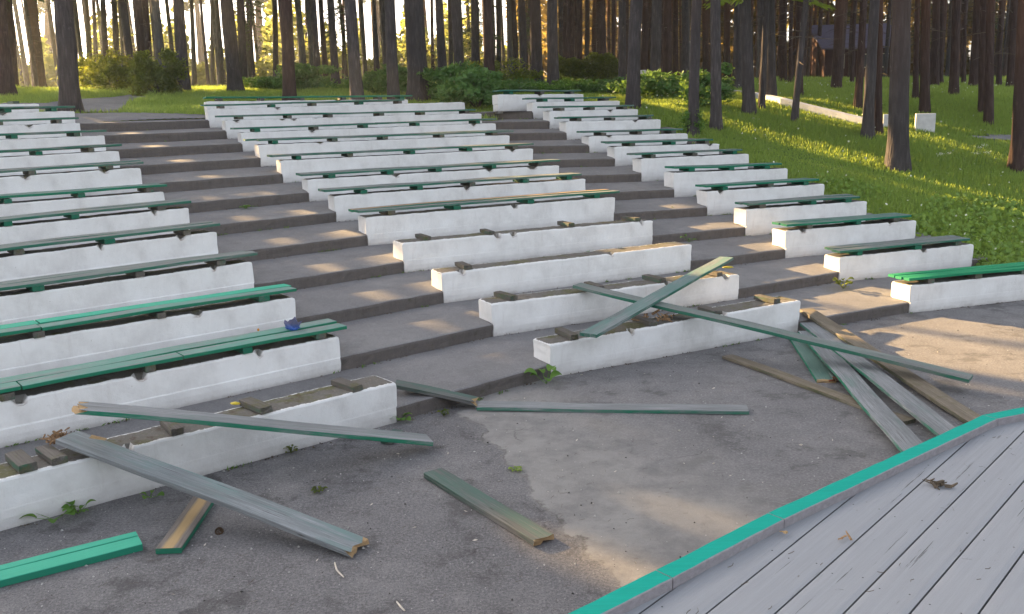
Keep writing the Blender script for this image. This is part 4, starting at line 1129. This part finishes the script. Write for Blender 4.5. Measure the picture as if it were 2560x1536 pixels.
# sunlit wood beyond the clearing: one mass
def far_wood():
    g_ = np.random.default_rng(8); Q = []
    for (u0, u1, dmin, dmax, n, hmax) in ((-400, 1330, 90, 130, 38000, 10.0),):
        u = g_.uniform(u0, u1, n); dep = g_.uniform(dmin, dmax, n)
        x = (u-1280)/FPX*dep; z = terrain(x, dep)
        env = hmax*(.55+.45*np.sin(u*.013+1)*np.sin(u*.031)+.25*np.sin(u*.09))
        zz = g_.random(n)**1.25*np.maximum(env, 2.5)
        Q.append(np.stack([x, dep, z+zz], 1))
    P = np.concatenate(Q)
    o = link('far_wood', npmesh('far_wood', leaf_quads(P, .8, .55, seed=44), 0), MAT['far'])
    meta(o, 'sunlit yellow green foliage seen through the trunks far behind', 'foliage', kind='stuff')
far_wood()
def dark_wood():
    g_ = np.random.default_rng(9); n = 90000
    u = g_.uniform(1290, 2950, n); dep = g_.uniform(98, 140, n); x = (u-1280)/FPX*dep; z = terrain(x, dep)
    env = 24*(.8+.2*np.sin(u*.02)); zz = g_.random(n)*env
    k = noise_mask = np.sin(u*.11)+np.sin(u*.047+zz*.5)+np.sin(zz*1.1+u*.02) < .95
    P = np.stack([x, dep, z+zz], 1)[k]
    o = link('dark_wood', npmesh('dark_wood', leaf_quads(P, 1.0, .5, seed=45), 0), MAT['olive'])
    meta(o, 'dim olive brown forest depth closing the view behind the right hand trunks', 'foliage', kind='stuff')
dark_wood()

# ------------------------------------------------------------------ grass
def grass():
    g_ = np.random.default_rng(3); pts = []
    def add(n, y0, y1, pw, xa, xb):
        y = y0+(y1-y0)*g_.random(n)**pw; x = y*(xa+(xb-xa)*g_.random(n)); pts.append(np.stack([x, y], 1))
    add(150000, 14.5, 40, 1.15, .10, .62)
    add(42000, 24, 42, 1.0, -.62, .12)
    add(60000, 40, 105, 1.3, -.62, .62)
    P = np.concatenate(pts); P = P[~inside(P[:, 0], P[:, 1], .12)]
    rh = np.hypot(P[:, 0]-CC[0], P[:, 1]-CC[1]); P = P[rh > 34.4]
    bad = np.array([(in_plateau(x, y) or in_path(x, y)) if (x < -6 and y < 45) else (in_path2(x, y) if x > 8 else False) for x, y in P])
    P = P[~bad]; n = len(P); z = terrain(P[:, 0], P[:, 1]); D = P[:, 1]
    pn = np.array([noise.noise(Vector((x*.35, y*.35, 3))) for x, y in P])
    h = (.08+.10*g_.random(n))*(1+.9*pn)*(1+.35*(D > 30)); h = np.clip(h, .04, .3)
    w = .008+.00042*D
    out = []
    for b in range(3):
        a = g_.uniform(0, 6.28, n); ln = g_.uniform(.1, .65, n); px = P[:, 0]+g_.normal(size=n)*.05; py = P[:, 1]+g_.normal(size=n)*.05
        dx, dy = np.cos(a), np.sin(a); hh = h*g_.uniform(.6, 1.1, n)
        sx, sy = -dy*w, dx*w
        p0 = np.stack([px-sx, py-sy, z-.02], 1); p1 = np.stack([px+sx, py+sy, z-.02], 1)
        tx = px+dx*hh*ln; ty = py+dy*hh*ln
        p2 = np.stack([tx, ty, z+hh*(1-.35*ln)], 1)
        out.append(np.stack([p0, p1, p2], 1).reshape(-1, 3))
    o = link('grass', npmesh('grass', np.concatenate(out), 0, k=3), MAT['grass'])
    meta(o, 'green grass covering the bank and forest floor', 'grass', kind='stuff')
    # broad low leaves along the foot of the bank
    n = 17000; y = 14.6+7*g_.random(n)**2.0; x = y*(.28+.34*g_.random(n)); k = ~inside(x, y, .1) & (np.hypot(x-CC[0], y-CC[1]) > 34.8)
    pn = np.array([noise.noise(Vector((a*.6, b*.6, 8))) for a, b in zip(x, y)]); k &= pn > -.25-.3*(y < 17)+.12*(y-17).clip(0, 9)
    x, y = x[k], y[k]; Q = np.stack([x, y, terrain(x, y)+.05+.12*g_.random(len(x))], 1)
    o = link('ground_cover', npmesh('ground_cover', leaf_quads(Q, .10, .85, up=.1, seed=17), 0), MAT['cover'])
    meta(o, 'broad leaved weeds spreading along the foot of the bank', 'ground cover', kind='stuff')
    # white and yellow blossoms
    n = 420; y = 16+24*g_.random(n); x = y*(.1+.5*g_.random(n)); k = ~inside(x, y, .3) & (np.hypot(x-CC[0], y-CC[1]) > 35.2); x, y = x[k], y[k]
    Q = np.stack([x, y, terrain(x, y)+.2+.12*g_.random(len(x))], 1)
    o = link('blossoms', npmesh('blossoms', leaf_quads(Q, .05, .9, seed=18), 0), m_flat('blossom_white', (.72, .74, .55), .7))
    meta(o, 'tiny white blossoms dotted through the grass', 'flowers', kind='stuff')
grass()

# tall weed heads in the sunlit grass
def stalks(label, u, v, n, h, seed):
    P = hit(u, v); r_ = random.Random(seed); o = empty('flowering_weed', tuple(P)); meta(o, label, 'weed')
    V = []; F = []; Q = []
    for _ in range(n):
        a = Vector((r_.uniform(-.15, .15), r_.uniform(-.15, .15), 0)); b = a+Vector((r_.uniform(-.08, .08), r_.uniform(-.08, .08), h*r_.uniform(.7, 1.1))); q = len(V)
        for p, w in ((a, .006), (b, .003)): V += [tuple(p+Vector((w, 0, 0))), tuple(p+Vector((-w*.5, w, 0))), tuple(p+Vector((-w*.5, -w, 0)))]
        for m in range(3): F.append((q+m, q+(m+1) % 3, q+3+(m+1) % 3, q+3+m))
        for k in range(26): Q.append(tuple(b+Vector((r_.gauss(0, .04), r_.gauss(0, .04), r_.gauss(0, .015)))))
    link('stem', mesh('stem', V, F), MAT['weed'], o)
    link('flower_head', npmesh('flower_head', leaf_quads(np.array(Q), .022, .8, seed=seed), 0), bpy.data.materials['blossom_white'], o)
stalks('tall white flowered weed standing in the sunlit grass near the right edge', 2440, 425, 4, .55, 4)
stalks('pale seed heads of a weed in the grass before the thick grey pine', 2350, 430, 3, .4, 5)

# ------------------------------------------------------------------ plants growing out of the joints
def rosette(label, P, n, ls, seed, mat='weed', rise_=.1, name='broadleaf_weed', spread=1.0):
    r_ = random.Random(seed); V = []; F = []
    o = empty(name, tuple(P)); meta(o, label, 'weed')
    SV = []; SF = []
    for i in range(n):
        a = 6.28*i/n+r_.uniform(-.4, .4); L = ls*r_.uniform(.7, 1.2); st = ls*r_.uniform(.4, 1.1)*spread; z = rise_*r_.uniform(.3, 1.2)
        d = Vector((math.cos(a), math.sin(a), 0)); s_ = Vector((-d.y, d.x, 0)); b = d*st+Vector((0, 0, z)); tl = r_.uniform(-.3, .3)
        q = len(V); m = 7
        V.append(tuple(b))
        for j in range(m+1):
            t = j/m; ww = math.sin(math.pi*(t*.92+.04))**.6*L*.42
            for sg in (-1, 1):
                p = b+d*L*t+s_*ww*sg+Vector((0, 0, L*.25*math.sin(t*2.6)+abs(ww)*.35+tl*sg*ww)); V.append(tuple(p))
            V.append(tuple(b+d*L*t+Vector((0, 0, L*.25*math.sin(t*2.6)))))
        for j in range(m):
            c = q+1+j*3; F += [(c, c+3, c+5, c+2), (c+2, c+5, c+4, c+1)]
        k = len(SV)
        for p, w in ((Vector((0, 0, 0)), .004), (b+d*L*.1, .003)): SV += [tuple(p+s_*w), tuple(p-s_*w), tuple(p+Vector((0, 0, w)))]
        for e_ in range(3): SF.append((k+e_, k+(e_+1) % 3, k+3+(e_+1) % 3, k+3+e_))
    link('leaves', mesh('leaves', V, F), MAT[mat], o, smooth=True); link('stems', mesh('stems', SV, SF), MAT[mat], o)
    return o
rosette('round leaved green weed at the left corner of the front middle base', at(1365, 960, .01), 7, .13, 2, rise_=.16)
rosette('clump of broad leaves at the foot of the nearest left base', at(135, 1300, .01), 5, .12, 3, rise_=.05)
rosette('smaller clump of leaves right of the broad one along the nearest left base', at(195, 1285, .01), 9, .07, 4, rise_=.06)
rosette('bright leafy plant on the step between middle and right seating', at(1680, 541, TZ[4]), 14, .13, 5, rise_=.12)
rosette('dark fern like weed at the corner of the second right bench', at(2108, 722, TZ[1]), 16, .09, 6, rise_=.12, mat='hedge')
rosette('small bright sprout behind the mossy base of the third middle row', at(1722, 606, TZ[3]), 5, .09, 7, rise_=.10)
rosette('tiny moss tuft on the bare asphalt', at(1290, 1175, .005), 12, .035, 8, rise_=.01, mat='grass')
rosette('low weed growing on the left aisle steps', at(615, 522, TZ[6]), 14, .06, 9, rise_=.04)
rosette('green trailing weed along the step behind the front middle row', at(965, 775, TZ[2]), 14, .06, 10, rise_=.03)
rosette('tuft of weed halfway along the foot of the nearest left base', at(728, 1133, .005), 14, .04, 21, rise_=.05, mat='hedge')
rosette('weed in the corner between the nearest left base and the first step', at(1000, 1052, .005), 12, .08, 22, rise_=.04)
rosette('dry sprawling weed in a crack of the asphalt', at(795, 1228, .003), 12, .04, 23, rise_=.015, mat='hedge')
rosette('weed under the dark slanting plank by the first step', at(1110, 1040, .004), 12, .04, 24, rise_=.04, mat='hedge')
rosette('small leaf pair below the nearest left base', at(375, 1245, .004), 4, .06, 25, rise_=.03)
# grass tufts and dirt in the joints: countless
def joint_weeds():
    g_ = np.random.default_rng(31); pts = []; dirt = []
    for k in range(1, 13):
        F = resample(nodes(k-1))
        for i in range(len(F)-1):
            seg = F[i+1]-F[i]
            n = g_.poisson(.9*np.hypot(*seg)/.2)
            if noise.noise(Vector((F[i][0]*.9, F[i][1]*.9, k))) > .12:
                for _ in range(n*5): 
                    p = F[i]+seg*g_.random()-np.array([seg[1], -seg[0]])*0; pts.append((p[0]+g_.normal()*.012+.02*seg[1], p[1]+g_.normal()*.012-.03, TZ[k-1]+.012))
            for _ in range(n*6):
                p = F[i]+seg*g_.random(); dirt.append((p[0]+g_.normal()*.03, p[1]-abs(g_.normal())*.03, TZ[k-1]+.006))
    P = np.array(pts); a = g_.normal(size=(len(P), 3))*.5; a[:, 2] = 1.0
    o = link('joint_weeds', npmesh('joint_weeds', leaf_quads(P, .05, .22, seed=9, dirs=a), 0), MAT['weed']); meta(o, 'thin weeds sprouting along the joints of the steps', 'weeds', kind='stuff')
    Q = np.array(dirt); o = link('litter', npmesh('litter', leaf_quads(Q, .022, .6, seed=10), 0), MAT['twig']); meta(o, 'dry needles and crumbs gathered along the steps', 'litter', kind='stuff')
joint_weeds()
def ground_litter():
    g_ = np.random.default_rng(41)
    # pale and dark specks on the asphalt
    n = 3200; x = g_.uniform(-5, 8, n); y = g_.uniform(4.5, 13, n); 
    k = (x+.333*y < 3.0) | (g_.random(n) < .35); 
    for r in (ROWS[('L', 0)], ROWS[('M', 0)], ROWS[('R', 0)]):
        q = (np.stack([x, y], 1)-r.A)@r.n; s_ = (np.stack([x, y], 1)-r.A)@r.d; k &= ~((q > -.02) & (s_ > -3) & (s_ < r.L+2))
    x, y = x[k], y[k]; n = len(x)
    c = np.stack([x, y, np.full(n, .004)], 1); mi = (g_.random(n) < .45).astype(int)
    s_ = .004+.008*g_.random(n)**3
    # small angular stones
    V = []
    base = np.array([[1, 0, 0], [0, 1, 0], [-1, 0, 0], [0, -1, 0], [0, 0, 1.0]])
    F = [(0, 1, 4), (1, 2, 4), (2, 3, 4), (3, 0, 4)]
    jit_ = .6+.8*g_.random((n, 5, 1)); P5 = c[:, None]+base[None]*jit_*s_[:, None, None]
    tri = np.stack([P5[:, list(f)] for f in F], 1).reshape(-1, 3)
    o = link('pebbles', npmesh('pebbles', tri, 0, np.repeat(mi, 4), 3), [m_flat('pale_grit', (.50, .48, .45), .9), m_flat('dark_grit', (.06, .055, .05), .9)])
    meta(o, 'loose grit and tiny stones strewn on the asphalt', 'grit', kind='stuff')
    n = 130; x = g_.uniform(-4, 6, n); y = g_.uniform(5, 11.5, n); k = np.ones(n, bool)
    for r in (ROWS[('L', 0)], ROWS[('M', 0)], ROWS[('R', 0)]):
        q = (np.stack([x, y], 1)-r.A)@r.n; k &= q < -.03
    x, y = x[k], y[k]; a = g_.uniform(0, 6.28, len(x)); dirs = np.stack([np.cos(a), np.sin(a), np.zeros(len(x))], 1)
    o = link('wood_chips', npmesh('wood_chips', leaf_quads(np.stack([x, y, np.full(len(x), .008)], 1), .035, .35, seed=3, dirs=dirs), 0), MAT_STRIP)
    meta(o, 'pale little wood chips scattered over the asphalt', 'litter', kind='stuff')
    # needles and twigs on asphalt and stage
    def sticks(n, fx, z, l0, l1, seed, w=.0009):
        g2 = np.random.default_rng(seed); P = fx(g2, n); a = g2.uniform(0, 3.14, len(P)); l = g2.uniform(l0, l1, len(P))/2; m = len(P)
        d = np.stack([np.cos(a), np.sin(a), np.zeros(m)], 1); s = np.stack([-np.sin(a), np.cos(a), np.zeros(m)], 1)*w
        Z = np.array([0, 0, 1.0]); bend = s/w*g2.normal(size=(m, 1))*l[:, None]*.25
        A = P-d*l[:, None]; B = P+d*l[:, None]; M_ = P+bend; up = Z*w*1.5
        q = np.stack([A-s, M_-s, M_+s+up, A+s+up, M_-s, B-s, B+s+up, M_+s+up], 1).reshape(-1, 3)
        return q
    q1 = sticks(900, lambda g2, n: np.stack([g2.uniform(-4, 6, n), g2.uniform(5, 10, n), np.full(n, .005)], 1), 0, .02, .07, 1)
    def stg(g2, n):
        s_ = g2.uniform(1.5, 8, n); o_ = g2.uniform(-.6, 2.5, n); p = dd[None]*s_[:, None]+dn[None]*o_[:, None]
        ok = np.array([(clip_len(b) is not None and a < clip_len(b)-.03) for a, b in zip(s_, o_)])
        p = p[ok]; return np.concatenate([p, np.full((len(p), 1), ZS+.003)], 1)
    q2 = sticks(420, stg, 0, .008, .045, 2, .0009)
    o = link('twigs', npmesh('twigs', np.concatenate([q1, q2]), 0), MAT['twig']); meta(o, 'fine needles and bits of twig lying on asphalt and stage', 'litter', kind='stuff')
ground_litter()

# ------------------------------------------------------------------ kerb wall, posts, house
def kerb():
    us = [(1815, 236), (1880, 250), (1950, 266), (2020, 282), (2090, 300), (2160, 319)]
    P = [hit(u, v) for u, v in us]; V = []; F = []
    for i, p in enumerate(P):
        a = P[max(i-1, 0)]; b = P[min(i+1, len(P)-1)]; d = (b-a)[:2]; d = d/np.linalg.norm(d); n_ = np.array([-d[1], d[0]])
        n_ = n_ if n_[1] > 0 else -n_
        for o_, z in ((0, -.2), (0, .20), (.22, .21), (.22, -.2)): V.append((p[0]+n_[0]*o_, p[1]+n_[1]*o_, p[2]+z))
    m = 4
    for i in range(len(P)-1):
        for j in range(3): F.append((i*m+j, i*m+j+1, (i+1)*m+j+1, (i+1)*m+j))
    F += [(0, 1, 2, 3), tuple(len(V)-1-q for q in range(4))]
    o = link('kerb_wall', mesh('kerb_wall', V, F), MAT['stone']); meta(o, 'low white painted kerb wall running down the grassy bank', 'kerb wall')
kerb()
def stone_block(name, label, cat, u, v, wpx, hpx, ry, seed):
    P = hit(u, v); k = P[1]/FPX; w = wpx*k; h = hpx*k
    V, F, mi = box_wood(w, w*ry, h+.1, seed, bev=.02, warp=.0)
    V = [(x-w/2, y, z-.1) for x, y, z in V]
    o = link(name, mesh(name, V, F), MAT['stone']); o.location = tuple(P); o.rotation_euler = (0, 0, -.35); return meta(o, label, cat)
stone_block('stone_cube', 'white painted stone cube on the grass right of the thick grey pine', 'stone block', 2311, 328, 44, 42, .8, 3)
stone_block('stone_cube', 'white stone block mostly hidden behind the thick grey pine', 'stone block', 2218, 318, 20, 30, .9, 4)
stone_block('marker_post', 'small white upright post beside the sunlit pine', 'post', 1607, 216, 14, 38, .5, 5)
# wooden house far in the right part of the forest
def house():
    dp = 78.0; d = ray(2150, 240); d = d/d[1]; x = d[0]*dp; zb_ = T1(x, dp)-.2
    o = empty('wooden_house', (x, dp, zb_)); meta(o, 'reddish brown wooden house with violet grey roof deep among the right pines', 'house')
    wl, dl, hl, hr = 6.2, 7.0, 2.9, 1.9
    wall = m_plain('brown_planks', (.035, .014, .011), (.06, .024, .017), 6, .9, (1, 1, 9)); roof = m_plain('violet_roof', (.10, .085, .12), (.14, .12, .165), 8, .8)
    V = [(-wl/2, 0, 0), (wl/2, 0, 0), (wl/2, dl, 0), (-wl/2, dl, 0), (-wl/2, 0, hl), (wl/2, 0, hl), (wl/2, dl, hl), (-wl/2, dl, hl), (0-wl/2, dl/2, hl+hr), (wl/2, dl/2, hl+hr)]
    F = [(0, 1, 5, 4), (1, 2, 6, 9, 5), (2, 3, 7, 6), (3, 0, 4, 8, 7)]
    link('wall', mesh('wall', V, F), wall, o)
    e_ = .45; V = []; F = []
    for sg in (0, 1):
        y0 = -e_ if sg == 0 else dl+e_; q = len(V); zz = hl-.2
        V += [(-wl/2-e_, y0, zz), (wl/2+e_, y0, zz), (wl/2+e_, dl/2, hl+hr+.05), (-wl/2-e_, dl/2, hl+hr+.05), (-wl/2-e_, y0, zz+.12), (wl/2+e_, y0, zz+.12), (wl/2+e_, dl/2, hl+hr+.17), (-wl/2-e_, dl/2, hl+hr+.17)]
        F += [tuple(q+a for a in f) for f in ((0, 1, 2, 3), (4, 5, 6, 7), (0, 1, 5, 4), (1, 2, 6, 5), (3, 0, 4, 7))]
    link('roof', mesh('roof', V, F), roof, o)
    fr = m_flat('window_frame', (.55, .48, .35)); gl = m_flat('window_glass', (.05, .05, .05), .15)
    for xw in (-1.9, .1, 2.0):
        V, F, mi = box_wood(.85, .06, 1.15, 2, bev=.005, warp=0); w_ = link('window', mesh('window', [(a-.42, b, c) for a, b, c in V], F), fr, o); w_.location = (xw, -.04, 1.15)
        V, F, mi = box_wood(.68, .03, .98, 2, bev=.003, warp=0); p_ = link('pane', mesh('pane', [(a-.34, b, c) for a, b, c in V], F), gl, w_); p_.location = (0, -.03, .085)
house()

# thin evening haze between the trees
V = [(x, y, z) for z in (-1.5, 27) for x, y in ((-180, -62), (180, -62), (180, 175), (-180, 175))]
hz_ = link('haze', mesh('haze', V, [(3, 2, 1, 0), (4, 5, 6, 7), (0, 1, 5, 4), (1, 2, 6, 5), (2, 3, 7, 6), (3, 0, 4, 7)]), [])
hm = bpy.data.materials.new('haze'); hm.use_nodes = True; ht = hm.node_tree; ht.nodes.clear()
ho = ht.nodes.new('ShaderNodeOutputMaterial'); hv = ht.nodes.new('ShaderNodeVolumePrincipled')
hv.inputs['Color'].default_value = (.92, .93, .95, 1); hv.inputs['Density'].default_value = .0006; hv.inputs['Anisotropy'].default_value = .5
ht.links.new(hv.outputs[0], ho.inputs['Volume']); hz_.data.materials.append(hm); meta(hz_, kind='stuff')
